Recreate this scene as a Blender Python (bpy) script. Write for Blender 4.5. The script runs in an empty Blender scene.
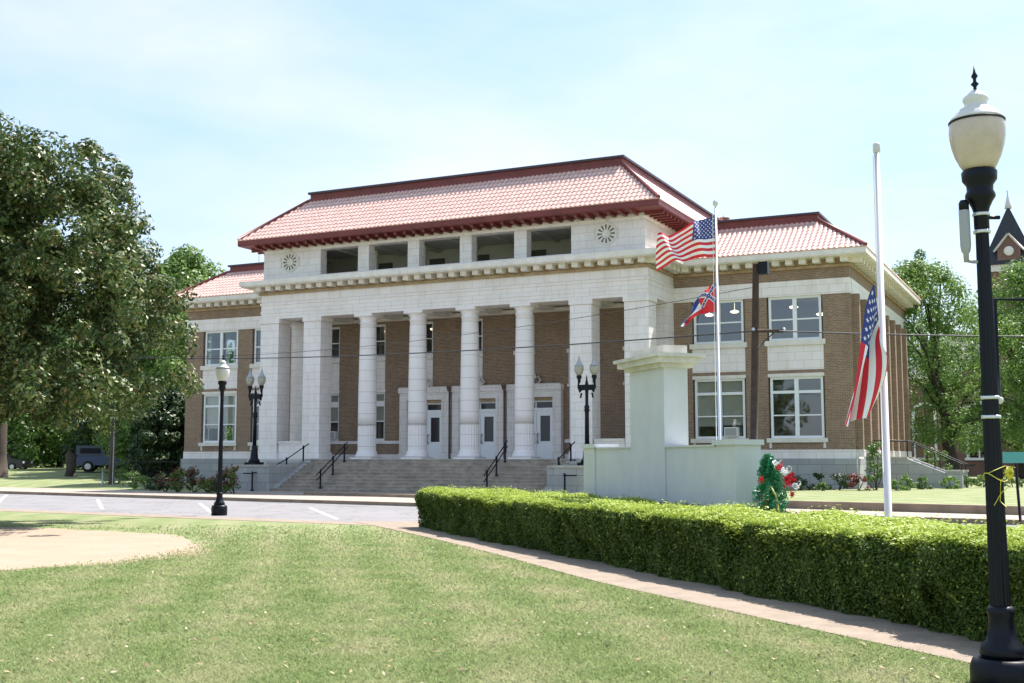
import bpy, math, random
import numpy as np
from mathutils import Vector, Matrix
R = math.radians
random.seed(7); rng = np.random.default_rng(7)
S = bpy.context.scene
COL = S.collection

# ------------------------------------------------------------------ camera
YAW = 25.9; EYE = 1.6; FPX = 1165.0; PITCH = math.atan(117.5/FPX)
cd = bpy.data.cameras.new('camera'); cam = bpy.data.objects.new('camera', cd); COL.objects.link(cam)
cam.location = (0, 0, EYE); cam.rotation_euler = (R(90)+PITCH, 0, R(YAW))
cd.sensor_width = 36; cd.lens = FPX/1024*36; cd.clip_start = .1; cd.clip_end = 3000
S.camera = cam
# ------------------------------------------------------------------ sky, sun, exposure
SUN_AZ = 66.0; SUN_EL = 57.0            # azimuth counted from +x towards +y
w = bpy.data.worlds.new('World'); S.world = w; w.use_nodes = True
nt = w.node_tree; N = nt.nodes; L = nt.links; N.clear()
sky = N.new('ShaderNodeTexSky'); sky.sky_type = 'NISHITA'; sky.sun_disc = False
sky.sun_elevation = R(SUN_EL); sky.sun_rotation = R(90-SUN_AZ)
sky.air_density = 1.0; sky.dust_density = 1.6; sky.ozone_density = 1.2
tc = N.new('ShaderNodeTexCoord'); mp = N.new('ShaderNodeMapping'); mp.inputs['Scale'].default_value = (1.1, 1.1, 3.2)
mp.inputs['Location'].default_value = (.35, .1, .2)
ns = N.new('ShaderNodeTexNoise'); ns.inputs['Scale'].default_value = 1.5; ns.inputs['Detail'].default_value = 7; ns.inputs['Roughness'].default_value = .55
cr = N.new('ShaderNodeValToRGB'); cr.color_ramp.elements[0].position = .42; cr.color_ramp.elements[1].position = .78
cr.color_ramp.elements[0].color = (1.4, 2.12, 2.85, 1); cr.color_ramp.elements[1].color = (3.3, 3.1, 3.3, 1)
mx = N.new('ShaderNodeMix'); mx.data_type = 'RGBA'; mx.inputs['Factor'].default_value = .72
bg = N.new('ShaderNodeBackground'); bg.inputs['Strength'].default_value = .15
out = N.new('ShaderNodeOutputWorld')
L.new(tc.outputs['Generated'], mp.inputs['Vector']); L.new(mp.outputs[0], ns.inputs['Vector']); L.new(ns.outputs['Fac'], cr.inputs[0])
L.new(cr.outputs[0], mx.inputs['B']); L.new(sky.outputs[0], mx.inputs['A']); L.new(mx.outputs['Result'], bg.inputs[0]); L.new(bg.outputs[0], out.inputs[0])
ld = bpy.data.lights.new('sun', 'SUN'); ld.energy = 4.8; ld.angle = R(.55); ld.color = (1, .94, .87)
sun = bpy.data.objects.new('sun', ld); COL.objects.link(sun)
sv = Vector((math.cos(R(SUN_EL))*math.cos(R(SUN_AZ)), math.cos(R(SUN_EL))*math.sin(R(SUN_AZ)), math.sin(R(SUN_EL))))
sun.rotation_euler = sv.to_track_quat('Z', 'Y').to_euler(); sun.location = (20, 20, 40)
S.view_settings.view_transform = 'Standard'; S.view_settings.look = 'None'; S.view_settings.gamma = 1
S.view_settings.exposure = 1.18

# ------------------------------------------------------------------ helpers
def at(px, D):      # plan position seen in image column px at depth D
    f = FPX/math.cos(PITCH); a = R(YAW); r = (px-512)/f*D
    return (-math.sin(a)*D+math.cos(a)*r, math.cos(a)*D+math.sin(a)*r)
def zat(y, D): return EYE+(459-y)/1171*D

def mat(name, color=(.5, .5, .5), rough=.7, metal=0, spec=.5, bump=0, bscale=20, var=0, vscale=3, col2=None):
    m = bpy.data.materials.new(name); m.use_nodes = True
    nt = m.node_tree; b = nt.nodes['Principled BSDF']
    b.inputs['Base Color'].default_value = (*color, 1); b.inputs['Roughness'].default_value = rough
    b.inputs['Metallic'].default_value = metal; b.inputs['Specular IOR Level'].default_value = spec
    g = nt.nodes.new('ShaderNodeNewGeometry')
    if var or col2:
        n = nt.nodes.new('ShaderNodeTexNoise'); n.inputs['Scale'].default_value = vscale; n.inputs['Detail'].default_value = 6
        n.inputs['Roughness'].default_value = .65
        nt.links.new(g.outputs['Position'], n.inputs['Vector'])
        r = nt.nodes.new('ShaderNodeValToRGB'); r.color_ramp.elements[0].position = .33; r.color_ramp.elements[1].position = .68
        c2 = col2 or tuple(c*(1-var) for c in color)
        r.color_ramp.elements[0].color = (*c2, 1); r.color_ramp.elements[1].color = (*color, 1)
        nt.links.new(n.outputs['Fac'], r.inputs[0]); nt.links.new(r.outputs[0], b.inputs['Base Color'])
    if bump:
        n2 = nt.nodes.new('ShaderNodeTexNoise'); n2.inputs['Scale'].default_value = bscale; n2.inputs['Detail'].default_value = 5
        nt.links.new(g.outputs['Position'], n2.inputs['Vector'])
        bp = nt.nodes.new('ShaderNodeBump'); bp.inputs['Strength'].default_value = bump; bp.inputs['Distance'].default_value = .02
        nt.links.new(n2.outputs['Fac'], bp.inputs['Height']); nt.links.new(bp.outputs[0], b.inputs['Normal'])
    return m

def blocks(name, c1, c2, mortar, bw, bh, ms, rough=.6, stain=None, stain_amt=.3, bump=.3):
    """coursed masonry; works on walls along x and along y"""
    m = bpy.data.materials.new(name); m.use_nodes = True
    nt = m.node_tree; N = nt.nodes; L = nt.links; b = N['Principled BSDF']; b.inputs['Roughness'].default_value = rough
    g = N.new('ShaderNodeNewGeometry'); sx = N.new('ShaderNodeSeparateXYZ'); L.new(g.outputs['Position'], sx.inputs[0])
    ad = N.new('ShaderNodeMath'); ad.operation = 'ADD'; L.new(sx.outputs[0], ad.inputs[0]); L.new(sx.outputs[1], ad.inputs[1])
    cb = N.new('ShaderNodeCombineXYZ'); L.new(ad.outputs[0], cb.inputs[0]); L.new(sx.outputs[2], cb.inputs[1])
    br = N.new('ShaderNodeTexBrick'); br.inputs['Scale'].default_value = 1; br.inputs['Brick Width'].default_value = bw
    br.inputs['Row Height'].default_value = bh; br.inputs['Mortar Size'].default_value = ms; br.inputs['Mortar Smooth'].default_value = .1
    br.inputs['Color1'].default_value = (*c1, 1); br.inputs['Color2'].default_value = (*c2, 1); br.inputs['Mortar'].default_value = (*mortar, 1)
    L.new(cb.outputs[0], br.inputs['Vector'])
    n = N.new('ShaderNodeTexNoise'); n.inputs['Scale'].default_value = 1.3; n.inputs['Detail'].default_value = 8; n.inputs['Roughness'].default_value = .7
    mpn = N.new('ShaderNodeMapping'); mpn.inputs['Scale'].default_value = (1, 1, .45)
    L.new(g.outputs['Position'], mpn.inputs[0]); L.new(mpn.outputs[0], n.inputs['Vector'])
    r = N.new('ShaderNodeValToRGB'); r.color_ramp.elements[0].position = .45; r.color_ramp.elements[1].position = .75
    r.color_ramp.elements[0].color = (0, 0, 0, 1); r.color_ramp.elements[1].color = (stain_amt,)*3+(1,)
    L.new(n.outputs['Fac'], r.inputs[0])
    mx = N.new('ShaderNodeMix'); mx.data_type = 'RGBA'; mx.blend_type = 'MIX'
    L.new(r.outputs[0], mx.inputs['Factor']); L.new(br.outputs['Color'], mx.inputs['A']); mx.inputs['B'].default_value = (*(stain or mortar), 1)
    L.new(mx.outputs['Result'], b.inputs['Base Color'])
    if bump:
        bp = N.new('ShaderNodeBump'); bp.inputs['Strength'].default_value = bump; bp.inputs['Distance'].default_value = .01; bp.invert = True
        L.new(br.outputs['Fac'], bp.inputs['Height']); L.new(bp.outputs[0], b.inputs['Normal'])
    return m

def leafmat(name, cols, rough=.5, trans=.3, spec=.4):
    m = bpy.data.materials.new(name); m.use_nodes = True
    nt = m.node_tree; N = nt.nodes; L = nt.links; b = N['Principled BSDF']
    b.inputs['Roughness'].default_value = rough; b.inputs['Specular IOR Level'].default_value = spec
    g = N.new('ShaderNodeNewGeometry'); r = N.new('ShaderNodeValToRGB')
    while len(r.color_ramp.elements) < len(cols): r.color_ramp.elements.new(.5)
    for i, c in enumerate(cols):
        e = r.color_ramp.elements[i]; e.position = i/(len(cols)-1) if len(cols) > 1 else 0; e.color = (*c, 1)
    L.new(g.outputs['Random Per Island'], r.inputs[0]); L.new(r.outputs[0], b.inputs['Base Color'])
    t = N.new('ShaderNodeBsdfTranslucent'); L.new(r.outputs[0], t.inputs['Color'])
    ms = N.new('ShaderNodeMixShader'); ms.inputs[0].default_value = trans
    L.new(b.outputs[0], ms.inputs[1]); L.new(t.outputs[0], ms.inputs[2]); L.new(ms.outputs[0], N['Material Output'].inputs[0])
    return m

class MB:
    def __init__(s): s.v = []; s.f = []; s.m = []; s.sm = []
    def face(s, pts, mi=0, sm=False):
        k = len(s.v); s.v += [tuple(p) for p in pts]; s.f.append(tuple(range(k, k+len(pts)))); s.m.append(mi); s.sm.append(sm)
    def box(s, x0, x1, y0, y1, z0, z1, mi=0, M=None):
        p = [(x0, y0, z0), (x1, y0, z0), (x1, y1, z0), (x0, y1, z0), (x0, y0, z1), (x1, y0, z1), (x1, y1, z1), (x0, y1, z1)]
        if M: p = [tuple(M @ Vector(q)) for q in p]
        k = len(s.v); s.v += p
        for q in ((0, 3, 2, 1), (4, 5, 6, 7), (0, 1, 5, 4), (1, 2, 6, 5), (2, 3, 7, 6), (3, 0, 4, 7)):
            s.f.append(tuple(k+i for i in q)); s.m.append(mi); s.sm.append(False)
        return s
    def frustum(s, c, w0, d0, w1, d1, z0, z1, mi=0):
        x, y = c; p = [(x+a*w0/2, y+b*d0/2, z0) for a, b in ((-1, -1), (1, -1), (1, 1), (-1, 1))]+[(x+a*w1/2, y+b*d1/2, z1) for a, b in ((-1, -1), (1, -1), (1, 1), (-1, 1))]
        k = len(s.v); s.v += p
        for q in ((0, 3, 2, 1), (4, 5, 6, 7), (0, 1, 5, 4), (1, 2, 6, 5), (2, 3, 7, 6), (3, 0, 4, 7)):
            s.f.append(tuple(k+i for i in q)); s.m.append(mi); s.sm.append(False)
    def lathe(s, c, prof, n=24, mi=0, sm=True, flute=0, fz=None):
        k = len(s.v); x, y, z0 = c
        for (r, z) in prof:
            for i in range(n):
                a = 2*math.pi*i/n; rr = r
                if flute and fz and fz[0] <= z <= fz[1]: rr = r*(1-flute*(i % 2))
                s.v.append((x+rr*math.cos(a), y+rr*math.sin(a), z0+z))
        for j in range(len(prof)-1):
            for i in range(n):
                a = k+j*n+i; b = k+j*n+(i+1) % n
                s.f.append((a, b, b+n, a+n)); s.m.append(mi); s.sm.append(sm)
        s.f.append(tuple(k+i for i in reversed(range(n)))); s.m.append(mi); s.sm.append(False)
        t = k+(len(prof)-1)*n
        s.f.append(tuple(t+i for i in range(n))); s.m.append(mi); s.sm.append(False)
        return s
    def tube(s, pts, rad, n=8, mi=0):
        pts = [Vector(p) for p in pts]; rad = rad if isinstance(rad, (list, tuple)) else [rad]*len(pts); k = len(s.v)
        for i, p in enumerate(pts):
            d = (pts[min(i+1, len(pts)-1)]-pts[max(i-1, 0)]).normalized()
            u = d.cross(Vector((0, 0, 1))); u = Vector((1, 0, 0)) if u.length < .05 else u.normalized()
            v = d.cross(u).normalized()
            for j in range(n):
                a = 2*math.pi*j/n; s.v.append(tuple(p+(u*math.cos(a)+v*math.sin(a))*rad[i]))
        for i in range(len(pts)-1):
            for j in range(n):
                a = k+i*n+j; b = k+i*n+(j+1) % n
                s.f.append((a, b, b+n, a+n)); s.m.append(mi); s.sm.append(True)
        s.f.append(tuple(k+j for j in range(n))); s.m.append(mi); s.sm.append(False)
        s.f.append(tuple(k+(len(pts)-1)*n+j for j in reversed(range(n)))); s.m.append(mi); s.sm.append(False)
        return s
    def quads(s, q, mi=0):
        k = len(s.v); q = np.asarray(q); s.v += [tuple(p) for p in q.reshape(-1, 3)]
        for i in range(len(q)): s.f.append((k+4*i, k+4*i+1, k+4*i+2, k+4*i+3)); s.m.append(mi); s.sm.append(False)
    def build(s, name, mats, parent=None):
        me = bpy.data.meshes.new(name); me.from_pydata(s.v, [], s.f)
        for m in (mats if isinstance(mats, (list, tuple)) else [mats]): me.materials.append(m)
        me.polygons.foreach_set('material_index', s.m); me.polygons.foreach_set('use_smooth', s.sm); me.update()
        o = bpy.data.objects.new(name, me); COL.objects.link(o)
        if parent: o.parent = parent; o.matrix_parent_inverse = Matrix.Identity(4); rebase(o, parent)
        return o
def build_each(mb, name, mats, parent, gap=.03):     # one object per separate piece
    n = len(mb.v); par = list(range(n))
    def find(a):
        while par[a] != a: par[a] = par[par[a]]; a = par[a]
        return a
    for f in mb.f:
        for q in f[1:]: par[find(q)] = find(f[0])
    isl = {}
    for i in range(n): isl.setdefault(find(i), []).append(i)
    V = np.array(mb.v); keys = list(isl); bb = {k: (V[isl[k]].min(0)-gap, V[isl[k]].max(0)+gap) for k in keys}; gp = {k: k for k in keys}
    def gf(a):
        while gp[a] != a: a = gp[a]
        return a
    for i, a in enumerate(keys):
        for b in keys[i+1:]:
            if (bb[a][0] <= bb[b][1]).all() and (bb[b][0] <= bb[a][1]).all(): gp[gf(a)] = gf(b)
    out = []
    for r in {gf(k) for k in keys}:
        m2 = MB(); mp_ = {}
        for fi, f in enumerate(mb.f):
            if gf(find(f[0])) != r: continue
            for q in f:
                if q not in mp_: mp_[q] = len(m2.v); m2.v.append(mb.v[q])
            m2.f.append(tuple(mp_[q] for q in f)); m2.m.append(mb.m[fi]); m2.sm.append(mb.sm[fi])
        out.append(m2.build(name, mats, parent))
    return out
def rebase(o, parent):      # mesh written in world coordinates -> parent's local ones
    M = Matrix.Identity(4); p = parent; chain = []
    while p: chain.append(p); p = p.parent
    for q in reversed(chain): M = M @ (Matrix.Translation(q.location) @ q.rotation_euler.to_matrix().to_4x4())
    o.data.transform(M.inverted())
def tag(o, label=None, cat=None, group=None, kind=None):
    if label: o['label'] = label
    if cat: o['category'] = cat
    if group: o['group'] = group
    if kind: o['kind'] = kind
    return o
def empty(name, loc, label, cat, group=None, rz=0):
    o = bpy.data.objects.new(name, None); COL.objects.link(o); o.location = loc; o.rotation_euler = (0, 0, rz); o.empty_display_size = .3
    return tag(o, label, cat, group)
def copy_tree(o, parent=None):
    c = o.copy(); COL.objects.link(c); c.parent = parent
    for ch in list(o.children): copy_tree(ch, c)
    return c
def fastmesh(name, V, nper, mats, mi=None, parent=None, extra=None):
    """V (n,nper,3) loose polygons"""
    n = len(V); me = bpy.data.meshes.new(name); me.vertices.add(n*nper); me.vertices.foreach_set('co', V.reshape(-1).astype(np.float32))
    me.loops.add(n*nper); me.loops.foreach_set('vertex_index', np.arange(n*nper, dtype=np.int32))
    me.polygons.add(n); me.polygons.foreach_set('loop_start', np.arange(0, n*nper, nper, dtype=np.int32))
    for m in mats: me.materials.append(m)
    if mi is not None: me.polygons.foreach_set('material_index', mi.astype(np.int32))
    me.update(calc_edges=True)
    o = bpy.data.objects.new(name, me); COL.objects.link(o)
    if parent: o.parent = parent; rebase(o, parent)
    return o
def leaves(P, size, aspect=.5, up=.35, Nrm=None, nb=.5):
    """leaf quads (rhombi) at points P"""
    n = len(P); d = rng.normal(size=(n, 3)); d[:, 2] += up*0
    if Nrm is not None: nrm = rng.normal(size=(n, 3))*(1-nb)+Nrm*nb*1.7
    else: nrm = rng.normal(size=(n, 3)); nrm[:, 2] += up
    nrm /= np.linalg.norm(nrm, axis=1)[:, None]+1e-9
    d -= (d*nrm).sum(1)[:, None]*nrm; d /= np.linalg.norm(d, axis=1)[:, None]+1e-9
    e = np.cross(nrm, d); s = (size*rng.uniform(.65, 1.25, n))[:, None]
    return np.stack([P-d*s/2, P+e*s*aspect/2-d*s*.05, P+d*s/2, P-e*s*aspect/2-d*s*.05], 1)

# ------------------------------------------------------------------ materials
M = {}
M['stone'] = blocks('glazed_block', (.84, .78, .77), (.81, .75, .735), (.60, .54, .47), .78, .385, .011, .38, (.50, .43, .31), .42)
M['trim'] = mat('cream_trim', (.80, .745, .675), .45, var=.2, vscale=2.2)
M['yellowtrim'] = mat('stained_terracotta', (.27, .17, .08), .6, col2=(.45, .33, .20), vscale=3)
M['brick'] = blocks('brown_brick', (.30, .18, .11), (.19, .11, .066), (.33, .28, .22), .22, .075, .011, .85, (.15, .095, .065), .5)
M['greystone'] = blocks('grey_stone', (.40, .40, .39), (.34, .34, .34), (.2, .2, .19), 1.1, .45, .012, .8, (.25, .24, .22), .5)
M['paint'] = mat('white_paint', (.8, .81, .82), .4)
M['doorpaint'] = mat('door_paint', (.86, .87, .90), .35)
M['maroon'] = mat('maroon_metal', (.20, .034, .03), .5, var=.35, vscale=1.5)
M['capmetal'] = mat('dark_cap_metal', (.045, .03, .045), .45)
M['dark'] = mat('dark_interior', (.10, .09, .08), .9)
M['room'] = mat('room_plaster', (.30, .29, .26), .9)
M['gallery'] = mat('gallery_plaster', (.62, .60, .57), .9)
M['blind'] = mat('blind', (.62, .57, .46), .8)
M['black'] = mat('black_iron', (.005, .006, .012), .4, spec=.22)
M['concrete'] = mat('concrete', (.50, .475, .43), .85, bump=.25, bscale=40, var=.3, vscale=2.5)
M['pavement'] = mat('pavement_concrete', (.37, .31, .265), .9, bump=.25, bscale=40, var=.2, vscale=1.5)
M['step'] = mat('step_stone', (.47, .40, .335), .85, bump=.25, bscale=30, var=.45, vscale=2.0)
M['pinkwalk'] = mat('path_aggregate', (.31, .245, .19), .9, bump=.5, bscale=90, var=.3, vscale=3)
M['kerbstone'] = mat('kerb', (.33, .25, .18), .9, bump=.3, bscale=30, var=.4, vscale=1.5)
M['stucco'] = mat('pale_green_stucco', (.60, .61, .63), .8, bump=.25, bscale=60, var=.10, vscale=1.3)
mp2 = M['stucco'].node_tree
for nd in mp2.nodes:
    if nd.type == 'TEX_NOISE' and nd.inputs['Scale'].default_value < 2:
        q9 = mp2.nodes.new('ShaderNodeMapping'); q9.inputs['Scale'].default_value = (1.8, 1.8, .9); mp2.links.new(nd.inputs[0].links[0].from_socket, q9.inputs[0]); mp2.links.new(q9.outputs[0], nd.inputs[0])
M['stuccocap'] = mat('cream_cap_stucco', (.66, .63, .57), .8, bump=.3, bscale=40, var=.3, vscale=2.5)
M['bark'] = mat('bark', (.075, .058, .045), .95, bump=.8, bscale=14, var=.5, vscale=5)
M['pole'] = mat('old_wood_pole', (.075, .052, .04), .9, bump=.5, bscale=20, var=.4, vscale=4)
M['alu'] = mat('brushed_aluminium', (.62, .63, .65), .35, metal=.6)
M['whitepole'] = mat('white_pole_paint', (.60, .58, .62), .5)
M['wire'] = mat('wire', (.03, .03, .035), .6)
M['globe'] = mat('acorn_globe', (.60, .49, .42), .16, var=.2, vscale=6)
M['globelid'] = mat('globe_lid', (.66, .63, .60), .25)
M['yellow'] = mat('yellow_ribbon', (.62, .58, .06), .5)
M['red'] = mat('red_cloth', (.62, .025, .04), .8)
M['white'] = mat('white_cloth', (.82, .82, .82), .8)
M['blue'] = mat('blue_cloth', (.035, .05, .22), .8)
M['darkroof'] = mat('slate_roof', (.035, .035, .045), .7, bump=.5, bscale=8, var=.4, vscale=6)
M['greyroof'] = mat('grey_shingle', (.17, .17, .17), .9, var=.3, vscale=5)
M['churchbrick'] = blocks('dark_red_brick', (.17, .07, .05), (.13, .05, .04), (.25, .2, .17), .22, .075, .01, .9)
g = bpy.data.materials.new('window_glass'); g.use_nodes = True
n_ = g.node_tree; b_ = n_.nodes['Principled BSDF']; b_.inputs['Base Color'].default_value = (.085, .10, .13, 1); b_.inputs['Roughness'].default_value = .03; b_.inputs['Specular IOR Level'].default_value = .9
gt = n_.nodes.new('ShaderNodeBsdfTransparent'); gt.inputs[0].default_value = (.66, .70, .72, 1); gx = n_.nodes.new('ShaderNodeMixShader'); gx.inputs[0].default_value = .14
gl_ = n_.nodes.new('ShaderNodeBsdfGlossy'); gl_.inputs['Roughness'].default_value = .02; gl_.inputs['Color'].default_value = (.9, .95, 1, 1)
gnz = n_.nodes.new('ShaderNodeTexNoise'); gnz.inputs['Scale'].default_value = 1.6; gbp = n_.nodes.new('ShaderNodeBump'); gbp.inputs['Strength'].default_value = .06; gbp.inputs['Distance'].default_value = .1
n_.links.new(gnz.outputs['Fac'], gbp.inputs['Height']); n_.links.new(gbp.outputs[0], gl_.inputs['Normal'])
n_.links.new(gt.outputs[0], gx.inputs[1]); n_.links.new(gl_.outputs[0], gx.inputs[2]); n_.links.new(gx.outputs[0], n_.nodes['Material Output'].inputs[0])
M['glass'] = g
e = bpy.data.materials.new('pendant_glow'); e.use_nodes = True; bb = e.node_tree.nodes['Principled BSDF']
bb.inputs['Base Color'].default_value = (.9, .8, .6, 1); bb.inputs['Emission Color'].default_value = (1, .86, .6, 1); bb.inputs['Emission Strength'].default_value = 1.3
M['glow'] = e
# roof tiles
t_ = bpy.data.materials.new('clay_tile'); t_.use_nodes = True; nt = t_.node_tree; b_ = nt.nodes['Principled BSDF']; b_.inputs['Roughness'].default_value = .3
g_ = nt.nodes.new('ShaderNodeNewGeometry'); r_ = nt.nodes.new('ShaderNodeValToRGB')
n1 = nt.nodes.new('ShaderNodeTexNoise'); n1.inputs['Scale'].default_value = 7; n1.inputs['Detail'].default_value = 4
r_.color_ramp.elements[0].position = .3; r_.color_ramp.elements[1].position = .7
r_.color_ramp.elements[0].color = (.58, .32, .27, 1); r_.color_ramp.elements[1].color = (.76, .53, .47, 1)
nt.links.new(g_.outputs['Position'], n1.inputs['Vector']); nt.links.new(n1.outputs['Fac'], r_.inputs[0]); nt.links.new(r_.outputs[0], b_.inputs['Base Color'])
M['tile'] = t_
# lawn
def lawnmat(name, blade=False):
    m = bpy.data.materials.new(name); m.use_nodes = True; nt = m.node_tree; N = nt.nodes; L = nt.links; b = N['Principled BSDF']; b.inputs['Roughness'].default_value = .8
    b.inputs['Specular IOR Level'].default_value = .2
    g = N.new('ShaderNodeNewGeometry')
    big = N.new('ShaderNodeTexNoise'); big.inputs['Scale'].default_value = 1.1; big.inputs['Detail'].default_value = 6; big.inputs['Roughness'].default_value = .62
    L.new(g.outputs['Position'], big.inputs['Vector'])
    # mowing stripes run along the lawn
    mp = N.new('ShaderNodeMapping'); mp.inputs['Rotation'].default_value = (0, 0, R(-36)); L.new(g.outputs['Position'], mp.inputs[0])
    wv = N.new('ShaderNodeTexWave'); wv.inputs['Scale'].default_value = .26; wv.inputs['Distortion'].default_value = 3.0; wv.inputs['Detail'].default_value = 2; wv.inputs['Detail Scale'].default_value = .6
    L.new(mp.outputs[0], wv.inputs[0])
    fine = N.new('ShaderNodeTexNoise'); fine.inputs['Scale'].default_value = 9 if not blade else 2.5; fine.inputs['Detail'].default_value = 8; fine.inputs['Roughness'].default_value = .8
    L.new(g.outputs['Position'], fine.inputs['Vector'])
    s1 = N.new('ShaderNodeMath'); s1.operation = 'MULTIPLY_ADD'; s1.inputs[1].default_value = .11; L.new(wv.outputs['Fac'], s1.inputs[0]); hb_ = N.new('ShaderNodeMath'); hb_.operation = 'MULTIPLY'; hb_.inputs[1].default_value = .62; L.new(big.outputs['Fac'], hb_.inputs[0]); L.new(hb_.outputs[0], s1.inputs[2])
    s2 = N.new('ShaderNodeMath'); s2.operation = 'MULTIPLY_ADD'; s2.inputs[1].default_value = .30; L.new(fine.outputs['Fac'], s2.inputs[0]); L.new(s1.outputs[0], s2.inputs[2])
    r = N.new('ShaderNodeValToRGB'); el = r.color_ramp.elements
    el[0].position = .32; el[0].color = (.165, .222, .078, 1); el[1].position = .82; el[1].color = (.42, .37, .26, 1)
    x = el.new(.47); x.color = (.228, .278, .118, 1); x = el.new(.60); x.color = (.30, .315, .165, 1)
    L.new(s2.outputs[0], r.inputs[0])
    if blade:
        hv = N.new('ShaderNodeHueSaturation'); L.new(r.outputs[0], hv.inputs['Color'])
        ma = N.new('ShaderNodeMapRange'); ma.inputs['To Min'].default_value = .95; ma.inputs['To Max'].default_value = 1.45; L.new(g.outputs['Random Per Island'], ma.inputs[0]); L.new(ma.outputs[0], hv.inputs['Value'])
        L.new(hv.outputs[0], b.inputs['Base Color']); tr_ = N.new('ShaderNodeBsdfTranslucent'); L.new(hv.outputs[0], tr_.inputs[0]); mxs = N.new('ShaderNodeMixShader'); mxs.inputs[0].default_value = .45; L.new(b.outputs[0], mxs.inputs[1]); L.new(tr_.outputs[0], mxs.inputs[2]); L.new(mxs.outputs[0], N['Material Output'].inputs[0])
    else:
        hs_ = N.new('ShaderNodeHueSaturation'); hs_.inputs['Value'].default_value = .80; L.new(r.outputs[0], hs_.inputs['Color']); L.new(hs_.outputs[0], b.inputs['Base Color'])
        bp = N.new('ShaderNodeBump'); bp.inputs['Strength'].default_value = .6; bp.inputs['Distance'].default_value = .05
        f2 = N.new('ShaderNodeTexNoise'); f2.inputs['Scale'].default_value = 25; f2.inputs['Detail'].default_value = 4; L.new(g.outputs['Position'], f2.inputs['Vector'])
        L.new(f2.outputs['Fac'], bp.inputs['Height']); L.new(bp.outputs[0], b.inputs['Normal'])
    return m
M['lawn'] = lawnmat('lawn_turf'); M['blade'] = lawnmat('grass_blade', True)
M['asphalt'] = mat('pale_asphalt', (.235, .225, .235), .9, bump=.3, bscale=120, var=.22, vscale=.6)
ra = M['asphalt'].node_tree; rb_ = ra.nodes['Principled BSDF']; src = rb_.inputs['Base Color'].links[0].from_socket
vo = ra.nodes.new('ShaderNodeTexVoronoi'); vo.feature = 'DISTANCE_TO_EDGE'; vo.inputs['Scale'].default_value = .42; gg = ra.nodes.new('ShaderNodeNewGeometry'); dn = ra.nodes.new('ShaderNodeTexNoise'); dn.inputs['Scale'].default_value = 2.5; dn.inputs['Detail'].default_value = 5
va_ = ra.nodes.new('ShaderNodeVectorMath'); va_.operation = 'ADD'; ra.links.new(gg.outputs['Position'], va_.inputs[0]); ra.links.new(gg.outputs['Position'], dn.inputs[0]); ra.links.new(dn.outputs['Color'], va_.inputs[1]); ra.links.new(va_.outputs[0], vo.inputs['Vector'])
lt = ra.nodes.new('ShaderNodeMath'); lt.operation = 'LESS_THAN'; lt.inputs[1].default_value = .012; ra.links.new(vo.outputs['Distance'], lt.inputs[0]); mu = ra.nodes.new('ShaderNodeMath'); mu.operation = 'MULTIPLY'; mu.inputs[1].default_value = .55; ra.links.new(lt.outputs[0], mu.inputs[0])
mc = ra.nodes.new('ShaderNodeMix'); mc.data_type = 'RGBA'; mc.inputs['B'].default_value = (.07, .07, .075, 1); ra.links.new(mu.outputs[0], mc.inputs['Factor']); ra.links.new(src, mc.inputs['A']); ra.links.new(mc.outputs['Result'], rb_.inputs['Base Color'])
M['dirt'] = mat('sandy_soil', (.36, .265, .20), .95, bump=.9, bscale=14, col2=(.29, .225, .16), vscale=1.2)
M['roadpaint'] = mat('road_paint', (.78, .78, .76), .7)

# ================================================================== SETTING
def Nk(X): return 23.35-.11*X                 # near kerb line
def Fk(X): return 33.26-.17*X                 # far kerb line
def Wk(X): return Fk(X)+min(4.3, max(1.8, 2.41-.063*X))
def sstep(a, b, x): t = min(1, max(0, (x-a)/(b-a))); return t*t*(3-2*t)
RZ = -.12
def gh(X, Y):     # ground height beyond the far pavement
    left = .03+.15*sstep(-40, -48, X)*sstep(0, 4, Y-Wk(X))
    h = left+(.26-left)*sstep(-19.6, -18.2, X)
    h += .62*sstep(-44, -78, X)*sstep(44, 75, Y)
    h += .28*sstep(-37.9, -38.3, X)*sstep(44, 52, Y)*(1-sstep(-44, -50, X))*.6
    return h
def nz(X, Y): return 0.0
xs = list(np.concatenate([np.linspace(-900, -90, 12), np.linspace(-80, 40, 61), np.linspace(60, 900, 12)]))
def strip(name, lo, hi, zlo, zhi, m, rows=1, edge_lo=None, edge_hi=None, xr=None):
    mb = MB(); X_ = [x for x in xs if xr is None or xr[0] <= x <= xr[1]]
    for a, b in zip(X_[:-1], X_[1:]):
        pts = [(a, lo(a), zlo(a)), (b, lo(b), zlo(b)), (b, hi(b), zhi(b)), (a, hi(a), zhi(a))]; mb.face(pts)
        if edge_lo is not None: mb.face([(a, lo(a), edge_lo(a)), (b, lo(b), edge_lo(b)), (b, lo(b), zlo(b)), (a, lo(a), zlo(a))])
        if edge_hi is not None: mb.face([(b, hi(b), edge_hi(b)), (a, hi(a), edge_hi(a)), (a, hi(a), zhi(a)), (b, hi(b), zhi(b))])
    return tag(mb.build(name, m), kind='structure')
c = lambda v: (lambda x: v)
# near lawn sheet
strip('lawn', lambda x: -900, lambda x: max(Nk(x)-.95, -899), c(0), c(0), M['lawn'])
strip('pavement', lambda x: Nk(x)-.95, Nk, c(.006), c(.006), M['pinkwalk'], edge_hi=c(RZ))
strip('road', Nk, Fk, c(RZ), c(RZ), M['asphalt'])
strip('far_pavement', lambda x: Fk(x)+.15, lambda x: Wk(x)+.06, c(.012), c(.03), M['pavement'])
strip('kerb', Fk, lambda x: Fk(x)+.15, c(.012), c(.012), M['kerbstone'], edge_lo=c(RZ))
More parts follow.
